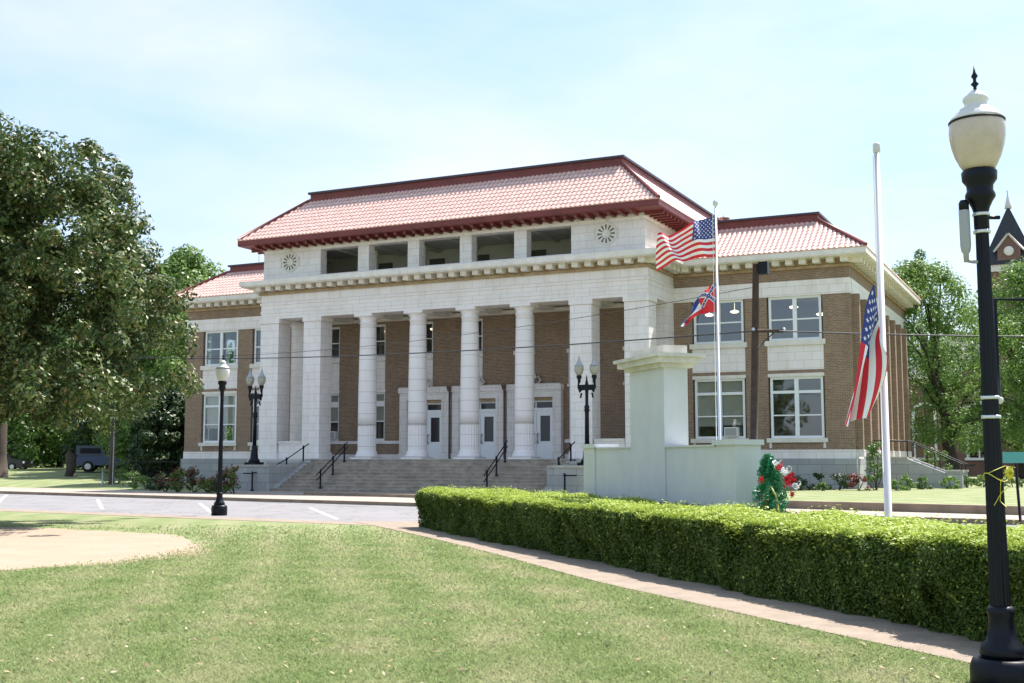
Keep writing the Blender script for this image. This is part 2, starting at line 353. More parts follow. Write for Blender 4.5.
# far ground
mb = MB(); rows = [0, .5, 1, 2, 3, 4, 6, 8, 10, 12, 15, 18, 22, 27, 33, 40, 50, 65, 90, 130, 200, 400, 1500]
xf = sorted(set(list(xs)+list(np.linspace(-50, -16, 69))))
for a, b in zip(xf[:-1], xf[1:]):
    for i, j in zip(rows[:-1], rows[1:]):
        q = [(a, Wk(a)+i), (b, Wk(b)+i), (b, Wk(b)+j), (a, Wk(a)+j)]
        mb.face([(x, y, gh(x, y)) for x, y in q], 0, True)
for a, b in zip(xf[:-1], xf[1:]): mb.face([(a, Wk(a), -.3), (b, Wk(b), -.3), (b, Wk(b), gh(b, Wk(b))), (a, Wk(a), gh(a, Wk(a)))])
tag(mb.build('far_ground', M['lawn']), kind='structure')
# paved apron in front of the steps
mb = MB(); mb.face([(-38.2, Wk(-38.2)+.02, .035), (-19.5, Wk(-19.5)+.02, .035), (-19.5, 46.6, .035), (-38.2, 46.6, .035)])
tag(mb.build('stair_apron', M['pavement']), kind='structure')
# low retaining wall of the right lawn, and a step line before the apron
mb = MB()
xw = np.linspace(-18.2, 36, 28)
for a, b in zip(xw[:-1], xw[1:]):
    y0, y1 = Wk(a), Wk(b)
    p = [(a, y0-.02, 0), (b, y1-.02, 0), (b, y1+.28, 0), (a, y0+.28, 0)]
    k = [(x, y, .275) for x, y, z in p]
    mb.face([p[0], p[1], k[1], k[0]]); mb.face(k); mb.face([p[2], p[3], k[3], k[2]])
mb.face([(-18.2, Wk(-18.2)-.02, 0), (-18.2, Wk(-18.2)-.02, .275), (-18.2, Wk(-18.2)+.28, .275), (-18.2, Wk(-18.2)+.28, 0)])
tag(mb.build('retaining_wall', M['kerbstone']), 'low brown concrete retaining wall edging the lawn right of the courthouse', 'wall')
mb = MB()
for a, b in zip(np.linspace(-31, -18.4, 8)[:-1], np.linspace(-31, -18.4, 8)[1:]):
    mb.face([(a, Wk(a)-.1, .03), (b, Wk(b)-.1, .03), (b, Wk(b)-.1, .15), (a, Wk(a)-.1, .15)]); mb.face([(a, Wk(a)-.1, .15), (b, Wk(b)-.1, .15), (b, Wk(b)+.2, .15), (a, Wk(a)+.2, .15)])
tag(mb.build('kerb_step', M['kerbstone']), kind='structure')
# parking lines
def gpt(px, y, z=0):
    D = (EYE-z)*1171/(y-459); return at(px, D)
mb = MB()
for (p, q) in (((311, 507.5), (338, 518.5)), ((201, 503), (214, 513)), ((99, 499), (104, 508.5)), ((8, 495), (-3, 505))):
    a = Vector(gpt(*p, RZ)); b = Vector(gpt(*q, RZ)); d = (b-a).normalized(); n = Vector((-d.y, d.x))*.06
    mb.face([(*(a-n), RZ+.004), (*(b-n), RZ+.004), (*(b+n), RZ+.004), (*(a+n), RZ+.004)])
tag(mb.build('parking_marking', M['roadpaint']), kind='structure')
# path beside the hedge
outer = [(352, 521), (400, 530.5), (491, 552), (583, 577), (700, 603), (800, 625), (960, 659), (1100, 692), (1300, 745)]
inner = [(420, 521), (430, 523.5), (560, 549), (650, 568), (765, 590), (850, 605), (1000, 636), (1150, 668), (1330, 700)]
def smooth(pts, k=6):
    P = [Vector(gpt(*p)) for p in pts]; o = []
    for i in range(len(P)-1):
        p0, p1, p2, p3 = P[max(i-1, 0)], P[i], P[i+1], P[min(i+2, len(P)-1)]
        for t in [j/k for j in range(k)]:
            o.append(.5*((2*p1)+(p2-p0)*t+(2*p0-5*p1+4*p2-p3)*t*t+(3*p1-3*p2+p3-p0)*t**3))
    return o+[P[-1]]
mb = MB(); po, pi_ = smooth(outer), smooth(inner)
for i in range(len(po)-1): mb.face([(*po[i], .010), (*po[i+1], .010), (*pi_[i+1], .010), (*pi_[i], .010)])
tag(mb.build('garden_path', M['pinkwalk']), kind='structure')
def inpath(x, y):
    for i in range(0, len(po)-1):
        a, b = po[i], po[i+1]; d = b-a
        t = ((x-a.x)*d.x+(y-a.y)*d.y)/d.length_squared
        if -.05 <= t <= 1.05: return d.x*(y-a.y)-d.y*(x-a.x) > 0
    return False
# sandy patch under the near tree
mb = MB(); cx_, cy_ = -20.2, 13.8; ring = []
for i in range(72):
    a = 2*math.pi*i/72; rr = 1+.05*math.sin(3*a+1)+.035*math.sin(7*a)+random.uniform(-.015, .015)
    ring.append((cx_+6.6*rr*math.cos(a), cy_+6.2*rr*math.sin(a)))
for i in range(72): mb.face([(cx_, cy_, .005), (*ring[i], .005), (*ring[(i+1) % 72], .005)])
tag(mb.build('sandy_ground', M['dirt']), kind='structure')

# grass blades over the near lawn
n = 420000
D = 7.2+rng.power(.75, n)*0 + 22*rng.beta(1.0, 2.2, n); PX = rng.uniform(-60, 1060, n)
f = FPX/math.cos(PITCH); r = (PX-512)/f*D; a = R(YAW)
X = -math.sin(a)*D+math.cos(a)*r; Y = math.cos(a)*D+math.sin(a)*r
ok = (Y < 23.35-.11*X-1.0)
dd = np.hypot((X-cx_)/6.6, (Y-cy_)/6.2); ok &= dd > 1.0+rng.normal(0, .035, n)
P2 = np.array([(p.x, p.y) for p in po])
keep = np.ones(n, bool)
for i in range(len(po)-1):
    ax, ay = P2[i]; bx, by = P2[i+1]; dx, dy = bx-ax, by-ay
    t = ((X-ax)*dx+(Y-ay)*dy)/(dx*dx+dy*dy); side = dx*(Y-ay)-dy*(X-ax)
    keep &= ~((t >= -.02) & (t <= 1.02) & (side > -.02*math.hypot(dx, dy)))
ok &= keep; X, Y, D = X[ok], Y[ok], D[ok]; n = len(X)
hgt = rng.uniform(.010, .030, n)*(1+D*.02); wd = .0035+D*.0005; az = rng.uniform(0, 2*math.pi, n); ln = rng.normal(0, .03, (n, 2))
base = np.stack([X, Y, np.zeros(n)], 1); wv = np.stack([np.cos(az)*wd, np.sin(az)*wd, np.zeros(n)], 1)
V = np.stack([base-wv, base+wv, base+np.stack([ln[:, 0], ln[:, 1], hgt], 1)], 1)
tag(fastmesh('lawn_grass', V, 3, [M['blade']]), 'short mown grass blades over the near lawn', 'grass', kind='stuff')

q_ = rng.choice(len(X), 700, replace=False); Pf = np.stack([X[q_], Y[q_], np.full(700, .03)], 1)
tag(fastmesh('fallen_leaves', leaves(Pf, .05, .5, up=2.5), 4, [leafmat('dry_leaf', [(.30, .20, .10), (.42, .33, .20), (.18, .12, .06), (.5, .45, .33)], .7, .1)]), 'scattered dry leaves on the near lawn', 'leaves', kind='stuff')

# ================================================================== COURTHOUSE
XC, YP, YW, YB = -28.6, 50.5, 54.2, 73.0
PH = 11.05; WH = 19.45
XL, XR = XC-PH, XC+PH
ch = empty('courthouse', (XC, 60, .1), 'white columned brick courthouse with red tile roofs and broad front steps', 'building')
def wall(mb, x0, x1, z0, z1, y0, y1, holes, mi=0):   # wall panel along x with openings
    xs_ = sorted({x0, x1, *[h[0] for h in holes], *[h[1] for h in holes]})
    for a, b in zip(xs_[:-1], xs_[1:]):
        hs = sorted([(h[2], h[3]) for h in holes if h[0] < (a+b)/2 < h[1]]); z = z0
        for h0, h1 in hs:
            if h0 > z: mb.box(a, b, y0, y1, z, h0, mi)
            z = h1
        if z < z1: mb.box(a, b, y0, y1, z, z1, mi)

# --- wing walls
bw = MB(); sw = MB(); pn = MB(); base = MB()
WIN = [XC-16.9, XC-13.25, XC+13.25, XC+16.9]; HW = 1.22
for side in (-1, 1):
    x0, x1 = sorted((XC+side*PH, XC+side*WH)); holes = []
    for cxw in [v for v in WIN if x0 < v < x1]:
        holes.append((cxw-HW-.08, cxw+HW+.08, 2.30, 9.172))
    wall(bw, x0, x1, 2.03, 9.17, YW, YW+.35, holes)
    for cxw in [v for v in WIN if x0 < v < x1]:
        a, b = cxw-HW-.08, cxw+HW+.08
        sw.box(a, b, YW+.02, YW+.3, 5.72, 6.86)                    # white block panel
        bw.box(a, b, YW+.03, YW+.3, 5.56, 5.72)
        pn.box(a, b, YW-.02, YW+.3, 5.40, 5.56); pn.box(a-.1, b+.1, YW-.10, YW+.3, 6.86, 7.10)
        pn.box(a-.1, b+.1, YW-.10, YW+.3, 2.36, 2.56)
        bw.box(a+.12, b-.12, YW+.02, YW+.34, 2.10, 2.36); pn.box(a, a+.12, YW-.01, YW+.3, 2.1, 2.36); pn.box(b-.12, b, YW-.01, YW+.3, 2.1, 2.36)
    sw.box(x0, x1, YW-.04, YW+.35, 9.17, 9.88)
    bw.box(x0, x1, YW, YW+.35, 9.88, 10.45)
    sw.box(x0, x1, YW-.06, YW+.4, 1.62, 2.03); base.box(x0-(.12 if side < 0 else 0), x1+(.12 if side > 0 else 0), YW-.16, YW+.4, -.1, 1.62)
# side walls (pilastered), right and left
Ys = YW+.35
for side in (-1, 1):
    xo = XC+side*WH; xi = xo-side*.35; a, b = sorted((xo, xi))
    pitch = (YB-Ys)/8
    bw.box(a, b, Ys, YB, 9.88, 10.45); sw.box(min(a, a+side*.04), max(b, b+side*.04), Ys, YB, 9.17, 9.88)
    sw.box(min(a, a+side*.06), max(b, b+side*.06), Ys, YB, 1.62, 2.03); base.box(min(a, a+side*.14), max(b, b+side*.14), Ys, YB, -.1, 1.62)
    for k in range(8):
        y0 = Ys+k*pitch
        bw.box(a, b, y0, y0+.55, 2.03, 9.17); bw.box(a, b, y0+pitch-.55, y0+pitch, 2.03, 9.17)
        bw.box(a, b, y0+.55, y0+pitch-.55, 2.03, 2.56)
        sw.box(a, b, y0+.55, y0+pitch-.55, 5.4, 7.1)
        px0 = min(xo, xo+side*.32); bw.box(px0, px0+.32, y0+.0 if k else y0+.1, y0+.42, 2.03, 9.17)   # pilaster
        sw.box(px0-.04, px0+.36, y0-.04 if k else y0+.06, y0+.46, 1.7, 2.03)
# back and block of the middle
bw.box(XC-WH, XC+WH, YB, YB+.35, 0, 10.45)
bw.build('brick_wall', M['brick'], ch); build_each(sw, 'stone_band', M['stone'], ch, .02); build_each(pn, 'window_surround', M['trim'], ch, .18)
build_each(base, 'foundation', M['greystone'], ch)

# interior rooms behind the windows
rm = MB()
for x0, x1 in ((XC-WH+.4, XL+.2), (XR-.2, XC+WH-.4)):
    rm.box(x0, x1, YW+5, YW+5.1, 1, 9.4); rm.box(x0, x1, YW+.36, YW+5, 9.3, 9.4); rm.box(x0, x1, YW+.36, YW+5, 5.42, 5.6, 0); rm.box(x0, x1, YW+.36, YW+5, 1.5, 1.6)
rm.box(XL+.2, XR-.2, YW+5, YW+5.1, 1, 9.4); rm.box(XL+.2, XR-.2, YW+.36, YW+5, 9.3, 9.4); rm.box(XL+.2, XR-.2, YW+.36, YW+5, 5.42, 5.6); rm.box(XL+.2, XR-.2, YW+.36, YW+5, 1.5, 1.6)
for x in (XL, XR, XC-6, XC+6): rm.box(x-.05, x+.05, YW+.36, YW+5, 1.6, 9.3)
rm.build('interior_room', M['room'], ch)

def window(x, z0, z1, y, w, rails, n=2, blind=None, mull=.19, ac=None):
    """double window: frame with panes; rails = z of horizontal bars"""
    fr = MB(); fw = .11
    fr.box(x-w/2, x-w/2+fw, y, y+.12, z0, z1); fr.box(x+w/2-fw, x+w/2, y, y+.12, z0, z1)
    fr.box(x-w/2+fw, x+w/2-fw, y+.002, y+.12, z1-fw, z1); fr.box(x-w/2+fw, x+w/2-fw, y+.002, y+.12, z0, z0+fw)
    if n == 2: fr.box(x-mull/2, x+mull/2, y-.02, y+.12, z0+fw, z1-fw)
    segs = [(x-w/2+fw, x-mull/2), (x+mull/2, x+w/2-fw)] if n == 2 else [(x-w/2+fw, x+w/2-fw)]
    for a, b in segs:
        for (rz, rh) in rails: fr.box(a, b, y+.015, y+.11, rz-rh/2, rz+rh/2)
    o = fr.build('window', M['paint'], ch)
    gl = MB()
    for a, b in segs: gl.face([(a, y+.07, z0+fw), (b, y+.07, z0+fw), (b, y+.07, z1-fw), (a, y+.07, z1-fw)])
    gl.build('pane', M['glass'], o)
    if blind:
        bl = MB()
        for (a, b), bz in zip(segs, blind):
            if bz: bl.box(a, b, y+.16, y+.18, bz, z1-fw)
        if bl.v: bl.build('blind', M['blind'], o)
    if ac:
        ab = MB(); ab.box(ac-.32, ac+.32, y-.28, y+.1, z0+fw, z0+fw+.42); u = ab.build('air_conditioner', M['paint'], o)
        g2 = MB()
        for k in range(7): g2.box(ac-.28, ac+.28, y-.29, y-.282, z0+fw+.04+k*.05, z0+fw+.065+k*.05)
        g2.build('grille', M['dark'], u)
    return o
for i, x in enumerate(WIN):
    window(x, 7.10, 9.17, YW+.10, 2*HW, [(8.09, .07)])
    window(x, 2.56, 5.40, YW+.10, 2*HW, [(4.70, .13), (3.62, .06)], blind=[(3.4, 3.55), (0, 0), (3.15, 3.2), (0, 0)][i], ac=(x+.58 if i == 2 else None))
for side in (-1, 1):     # side windows
    xo = XC+side*WH; pitch = (YB-Ys)/8
    for z0, z1 in ((7.1, 9.17), (2.56, 5.4)):
        for k in range(8):
            y0 = Ys+k*pitch+.55; y1 = Ys+(k+1)*pitch-.55; xx = xo-side*.16
            fr = MB()
            for (ya, yb, za, zb) in ((y0, y0+.08, z0, z1), (y1-.08, y1, z0, z1), (y0+.08, y1-.08, z0, z0+.08), (y0+.08, y1-.08, z1-.08, z1), (y0+.08, y1-.08, (z0+z1)/2-.03, (z0+z1)/2+.03)):
                fr.box(min(xx, xx+side*.1), max(xx, xx+side*.1), ya, yb, za, zb)
            o = fr.build('window', M['paint'], ch)
            gl = MB(); xg = xx+side*.04; gl.face([(xg, y0+.08, z0+.08), (xg, y1-.08, z0+.08), (xg, y1-.08, z1-.08), (xg, y0+.08, z1-.08)]); gl.build('pane', M['glass'], o)
# pendant lamps seen through upper windows
for (x, y, z) in ((XC+16.6, YW+1.3, 8.85), (XC+17.6, YW+2.6, 8.6), (XC+13.7, YW+1.4, 8.8), (XC+12.4, YW+1.5, 8.72), (XC-16.4, YW+1.4, 8.85), (XC-5.9, YW+.9, 8.7), (XC-2.9, YW+.9, 8.7), (XC-13.1, YW+1.2, 8.8)):
    mb = MB(); mb.lathe((x, y, z-.1), [(.02, -.02), (.14, .0), (.22, .05), (.2, .1), (.05, .15), (.012, .17), (.012, .5)], 14)
    mb.build('pendant_lamp', M['glow'], ch)

# --- cornice for wings
def cornice(mb, x0, x1, y0, y1, zb, zs, zt, ov, sides, md=.22, mp=.76, mw=.32, mm=1):
    """runs round the rectangle's outside on given sides ('f','l','r'); modillions under soffit"""
    def run(ax0, ax1, nx, ny, hor):   # hor: along x (front) else along y
        pass
    X0 = x0-(ov if 'l' in sides else 0); X1 = x1+(ov if 'r' in sides else 0); Y0 = y0-ov
    mb.box(X0, X1, Y0, y0+.3, zs, zt, 0); mb.box(X0+.06, X1-.06, Y0+.07, y0+.3, zs-.05, zs, 0)
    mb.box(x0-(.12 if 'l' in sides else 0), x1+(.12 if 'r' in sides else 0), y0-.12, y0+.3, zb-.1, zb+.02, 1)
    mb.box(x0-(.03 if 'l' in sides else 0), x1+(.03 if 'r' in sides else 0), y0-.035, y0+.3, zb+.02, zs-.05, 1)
    n = int((x1-x0+(2*ov))/mp)
    for k in range(n+1):
        x = x0+.15+k*(x1-x0-.3)/n
        mb.box(x-mw/2, x+mw/2, y0-ov*.62, y0, zs-.05-md, zs-.05, 0)
    for s in sides:
        if s == 'f': continue
        sg = 1 if s == 'r' else -1; xo = x1 if s == 'r' else x0
        a, b = sorted((xo-sg*.3, xo+sg*ov)); mb.box(a, b, y0+.3, y1+ov, zs, zt, 0)
        a, b = sorted((xo-sg*.3, xo+sg*(ov-.07))); mb.box(a, b, y0+.3, y1, zs-.05, zs, 0)
        a, b = sorted((xo-sg*.3, xo+sg*.12)); mb.box(a, b, y0+.3, y1, zb-.1, zb+.02, 1)
        n = int((y1-y0)/mp)
        for k in range(n+1):
            y = y0+.1+k*(y1-y0)/n; a, b = sorted((xo, xo+sg*ov*.62)); mb.box(a, b, y-mw/2, y+mw/2, zs-.05-md, zs-.05, 0)
mb = MB()
cornice(mb, XC+PH-.0, XC+WH, YW, YB, 10.50, 10.84, 11.08, .9, 'fr')
cornice(mb, XC-WH, XC-PH, YW, YB, 10.50, 10.84, 11.08, .9, 'fl')
mb.box(XC-WH-.9, XC+WH+.9, YB+.3, YB+1.2, 10.84, 11.08)
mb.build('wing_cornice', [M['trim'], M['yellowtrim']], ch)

# --- roofs
def tile_plane(mb, P0, P1, inw, d, rise, mL, mR, pitch=.245, course=.34, mi=0):
    P0, P1 = Vector(P0), Vector(P1); al = (P1-P0); Ln = al.length; al /= Ln; inw = Vector(inw)
    sl = inw*d+Vector((0, 0, rise)); nrm = al.cross(sl).normalized()
    if nrm.z < 0: nrm = -nrm
    nt_ = max(1, int(Ln/pitch)); hs = [0, .045, .062, .045]; cols = nt_*4; nc = max(2, int(sl.length/course))
    for j in range(nc):
        k = len(mb.v); f0, f1 = j/nc, (j+1)/nc; tm = []
        for i in range(cols+1):
            s = Ln*i/cols; t = 1.0
            if mL: t = min(t, s/mL)
            if mR: t = min(t, (Ln-s)/mR)
            tm.append(t); h = hs[i % 4]
            p = P0+al*s
            mb.v.append(tuple(p+sl*min(f0, t)+nrm*(h+.022))); mb.v.append(tuple(p+sl*min(f1+.15/nc, t, 1)+nrm*(h+.0)))
        for i in range(cols):
            if max(tm[i], tm[i+1]) <= f0+1e-6: continue
            a = k+2*i; mb.f.append((a, a+2, a+3, a+1)); mb.m.append(mi); mb.sm.append(True)
    # closing line under the first course
    k = len(mb.v)
    for i in range(cols+1):
        p = P0+al*Ln*i/cols; mb.v.append(tuple(p-nrm*.02)); mb.v.append(tuple(p+nrm*(hs[i % 4]+.022)))
    for i in range(cols): a = k+2*i; mb.f.append((a, a+2, a+3, a+1)); mb.m.append(mi); mb.sm.append(False)
def hip_roof(name, x0, x1, y0, y1, z, d, rise, curb=.42, hipl=True, hipr=True):
    mb = MB()
    tile_plane(mb, (x0, y0, z), (x1, y0, z), (0, 1, 0), d, rise, d if hipl else 0, d if hipr else 0)
    if hipr: tile_plane(mb, (x1, y0, z), (x1, y1, z), (-1, 0, 0), d, rise, d, d)
    if hipl: tile_plane(mb, (x0, y1, z), (x0, y0, z), (1, 0, 0), d, rise, d, d)
    tile_plane(mb, (x1, y1, z), (x0, y1, z), (0, -1, 0), d, rise, d if hipr else 0, d if hipl else 0)
    r = mb.build(name, M['tile'], ch)
    cb = MB(); a0 = x0+(d if hipl else 0); a1 = x1-(d if hipr else 0); b0 = y0+d; b1 = y1-d; zt = z+rise
    cb.box(a0, a1, b0, b1, zt-.3, zt+curb*.35, 0); cb.box(a0+.06, a1-.06, b0+.06, b1-.06, zt+curb*.35, zt+curb*.8, 0); cb.box(a0-.05, a1+.05, b0-.05, b1+.05, zt+curb*.8, zt+curb, 1)
    cb.build('roof_curb', [M['maroon'], M['capmetal']], r)
    hp = MB()
    def hip(p, q): hp.tube([p, q], .1, 8)
    if hipl: hip((x0, y0, z+.08), (a0, b0, zt+.08)); hip((x0, y1, z+.08), (a0, b1, zt+.08))
    if hipr: hip((x1, y0, z+.08), (a1, b0, zt+.08)); hip((x1, y1, z+.08), (a1, b1, zt+.08))
    build_each(hp, 'hip_ridge', M['maroon'], r, -.05)
    return r
hip_roof('wing_roof', XC+10.5, XC+WH+.9, YW-.9, YB+1.2, 11.10, 2.55, 1.80, curb=.5, hipl=False)
hip_roof('wing_roof', XC-WH-.9, XC-10.5, YW-.9, YB+1.2, 11.10, 2.55, 1.80, curb=.5, hipr=False)
AE = 12.0
hip_roof('main_roof', XC-AE-.05, XC+AE-.1, 49.62, 74.0, 13.36, 2.7, 2.42, curb=.56)

# --- attic storey
A0, A1, YA = XC-11.1, XC+10.85, 50.72
att = MB(); ocs = [XC-.12+3.03*k for k in (-2, -1, 0, 1, 2)]
wall(att, A0, A1, 11.12, 13.06, YA, YA+.55, [(o-1.18, o+1.18, 11.38, 12.74) for o in ocs])
att.box(A1-.4, A1, YA+.55, 73, 10.6, 13.06); att.box(A0, A0+.4, YA+.55, 73, 10.6, 13.06); att.box(A0+.4, A1-.4, 72.6, 73, 10.6, 13.06)
att.build('attic_wall', M['stone'], ch)
tr = MB(); tr.box(A0-.06, A1+.06, YA-.06, YA, 12.86, 13.0); tr.box(A0-.08, A1+.08, YA-.09, YA, 11.12, 11.30)
tr.box(A1, A1+.06, YA, 72, 12.86, 13.0); tr.box(A1, A1+.08, YA, 72, 11.12, 11.30)
tr.build('attic_moulding', M['trim'], ch)
gal = MB(); gal.box(A0+.4, A1-.4, YA+4.2, YA+4.35, 11.0, 13.0); gal.box(A0+.4, A1-.4, YA+.55, YA+4.2, 11.15, 11.25); gal.build('gallery_wall', M['gallery'], ch)
gal = MB(); gal.box(A0+.4, A1-.4, YA+.55, YA+4.2, 12.98, 13.04)
for k in range(9): x = A0+1.6+k*2.35; gal.box(x-.09, x+.09, YA+.55, YA+4.2, 12.82, 12.98)
gal.build('gallery_ceiling', M['gallery'], ch)
gd = MB()
for i, o in enumerate(ocs):
    gd.box(o-.2+.3*(i % 2), o+.7+.3*(i % 2), YA+4.1, YA+4.2, 11.25, 12.5); gd.box(o-1.0, o-.55, YA+2.3, YA+2.8, 11.25, 11.75)
build_each(gd, 'gallery_door', M['dark'], ch)
gp_ = MB()
for o in ocs: gp_.box(o+.85, o+1.05, YA+2.0, YA+2.2, 11.25, 12.82)
build_each(gp_, 'gallery_post', M['trim'], ch)
for mx_ in (XC-9.35, XC+8.92):     # medallions
    md = MB()
    pts = [(mx_+.56*math.cos(t), mx_*0+12.18+.56*math.sin(t)) for t in [2*math.pi*i/32 for i in range(32)]]
    for i in range(32):
        a, b = pts[i], pts[(i+1) % 32]; y0, y1 = YA-.03, YA+.01
        md.face([(mx_, y0, 12.18), (a[0], y0, a[1]), (b[0], y0, b[1])][::-1]); md.face([(a[0], y0, a[1]), (a[0], y1, a[1]), (b[0], y1, b[1]), (b[0], y0, b[1])])
    for i in range(12):
        t = 2*math.pi*i/12; cx, sx = math.cos(t), math.sin(t)
        p = [(r_*cx-w_*sx, r_*sx+w_*cx) for r_, w_ in ((.2, .022), (.2, -.022), (.44, -.045), (.44, .045))]
        md.face([(mx_+u, YA-.035, 12.18+v) for u, v in p], 1)
    md.box(mx_-.62, mx_-.58, YA-.03, YA, 11.9, 12.46); md.box(mx_+.58, mx_+.62, YA-.03, YA, 11.9, 12.46); md.box(mx_-.1, mx_+.1, YA-.05, YA, 12.76, 12.84)
    md.build('medallion', [M['trim'], M['dark']], ch)
# maroon eaves with brackets
ev = MB(); E0, E1, EF, EB = XC-AE-.05, XC+AE-.1, 49.62, 74.0
ev.box(E0+.02, E1-.02, EF+.02, EB-.02, 13.06, 13.18); ev.box(E0, E1, EF, EF+.14, 13.1, 13.36); ev.box(E0, E0+.14, EF+.14, EB, 13.1, 13.36); ev.box(E1-.14, E1, EF+.14, EB, 13.1, 13.36)
ev.box(E0+.14, E1-.14, EF+.14, EB-.14, 13.18, 13.34)
x = A0+.15
while x < A1: ev.box(x-.07, x+.07, EF+.12, YA, 12.9, 13.06); x += .55
y = YA
while y < 72:
    ev.box(A1, E1-.12, y-.07, y+.07, 12.9, 13.06); ev.box(E0+.12, A0, y-.07, y+.07, 12.9, 13.06); y += .55
ev.build('eaves', M['maroon'], ch)

# --- portico
en = MB(); en.box(XL, XR, YP, YP+1.1, 9.1, 10.5); en.box(XL, XL+1.1, YP+1.1, YW, 9.1, 10.5); en.box(XR-1.1, XR, YP+1.1, YW, 9.1, 10.5)
en.box(XL-.03, XR+.03, YP-.035, YP, 9.42, 9.5); en.box(XL-.05, XR+.05, YP-.05, YP, 9.86, 9.98); en.box(XR, XR+.05, YP, YW-.06, 9.86, 9.98); en.box(XL-.05, XL, YP, YW-.06, 9.86, 9.98)
en.build('entablature', M['stone'], ch)
mb = MB(); cornice(mb, XL, XR, YP, YW, 10.52, 10.86, 11.12, .85, 'flr', mp=.72)
mb.box(XL+.3, XR-.3, YP+.3, YW+1, 11.0, 11.1)
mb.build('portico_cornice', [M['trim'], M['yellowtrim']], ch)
ce = MB(); ce.box(XL+1.1, XR-1.1, YP+1.1, YW, 9.36, 9.46)
for x in (-7.7, -4.5, -1.5, 1.5, 4.5, 7.7): ce.box(XC+x-.3, XC+x+.3, YP+1.1, YW, 9.14, 9.36)
ce.box(XL+1.1, XR-1.1, YW-.25, YW, 9.1, 9.3)
ce.build('porch_ceiling', M['trim'], ch)
for s in (-1, 1):      # piers
    for (o0, o1) in ((9.86, 11.05), (7.13, 8.22)):
        a, b = sorted((XC+s*o0, XC+s*o1)); p = MB(); p.box(a, b, YP, YP+1.05, 1.95, 8.86)
        p.box(a-.05, b+.05, YP-.05, YP+1.1, 8.86, 9.1); p.box(a-.06, b+.06, YP-.06, YP+1.11, 1.6, 1.95)
        p.build('corner_pier', M['stone'], ch)
    a, b = sorted((XC+s*8.28, XC+s*9.80)); p = MB(); p.box(a, b, YP+.1, YP+.5, 1.6, 2.42); p.build('parapet', M['stone'], ch)
    p = MB(); p.box(a, b, YP+.05, YP+.56, 2.42, 2.54); p.build('parapet_cap', M['trim'], ch)
    xo = XC+s*PH; a, b = sorted((xo, xo-s*1.0)); p = MB(); p.box(a, b, YW-.95, YW+.0, 1.6, 9.1); p.build('wall_pilaster', M['stone'], ch)
    a, b = sorted((xo, xo-s*.4)); p = MB(); p.box(a, b, YP+1.11, YW-.95, .2, 2.5); p.build('side_parapet', M['stone'], ch)
colm = blocks('column_drum', (.85, .785, .78), (.82, .76, .75), (.50, .46, .42), 40, .56, .012, .4, (.58, .54, .45), .25)
c0 = MB()
prof = [(.60, 0), (.60, .12), (.53, .14), (.545, .22), (.50, .30), (.47, .34)]
c0.box(-.6, .6, -.6, .6, 0, .1)
c0.lathe((0, 0, .1), prof, 40)
c0.lathe((0, 0, .44), [(.475, 0), (.475, 1.25)], 40, flute=.05, fz=(0, 1.25), sm=False)
c0.lathe((0, 0, 1.69), [(.475, 0), (.478, .5), (.470, 2), (.45, 3.6), (.425, 5.0), (.415, 5.28), (.45, 5.30), (.45, 5.36), (.415, 5.38), (.415, 5.5), (.50, 5.62), (.52, 5.66)], 40)
c0.box(-.54, .54, -.54, .54, 7.34, 7.5)
first = None
for k in (-4.5, -1.5, 1.5, 4.5):
    if first is None:
        first = c0.build('column', colm); first.parent = ch; o = first
    else: o = first.copy(); COL.objects.link(o)
    o.location = (k, YP+.52-60, 1.6-.1)
# porch floor and rear wall
fl = MB(); fl.box(XL, XR, YP-.9, YW, 1.3, 1.6); fl.box(XL, XR, YP-.3, YW, .0, 1.3); fl.build('porch_floor', mat('porch_floor_concrete', (.60, .57, .53), .8, var=.2), ch)
pb = MB(); ps = MB(); WB = [XC+3*k for k in (-3, -2, -1, 0, 1, 2, 3)]; hw = .56
holes = []
for i, x in enumerate(WB): holes.append((x-hw, x+hw, 4.9 if i in (2, 3, 4) else 2.4, 8.98))
XD = [-31.4, -28.18, -24.96]
for x in XD: holes.append((x-1.06, x+1.06, 1.6, 4.72))
wall(pb, XL+.4, XR-.4, 1.6, 9.14, YW, YW+.35, holes)
for i, x in enumerate(WB):
    ps.box(x-hw, x+hw, YW+.04, YW+.3, 5.4, 6.96); ps.box(x-hw-.04, x+hw+.04, YW-.08, YW+.3, 6.96, 7.16); ps.box(x-hw-.04, x+hw+.04, YW-.04, YW+.3, 5.24, 5.4)
    window(x, 7.16, 8.98, YW+.1, 2*hw, [(8.06, .06)], n=1)
    if i not in (2, 3, 4):
        ps.box(x-hw-.05, x+hw+.05, YW-.08, YW+.3, 2.42, 2.6)
        window(x, 2.6, 5.24, YW+.1, 2*hw, [(4.62, .3), (3.66, .06)], n=1, blind=[3.66] if i in (0, 1) else None, ac=x+.1 if i == 0 else None)
for a, b in ((XL+1, XD[0]-1.6), (XD[2]+1.6, XR-1)):
    ps.box(a, b, YW-.05, YW, 2.42, 2.58); ps.box(a, b, YW-.03, YW, 1.6, 1.85)
pb.build('porch_wall', M['brick'], ch); build_each(ps, 'porch_stone_trim', M['stone'], ch)
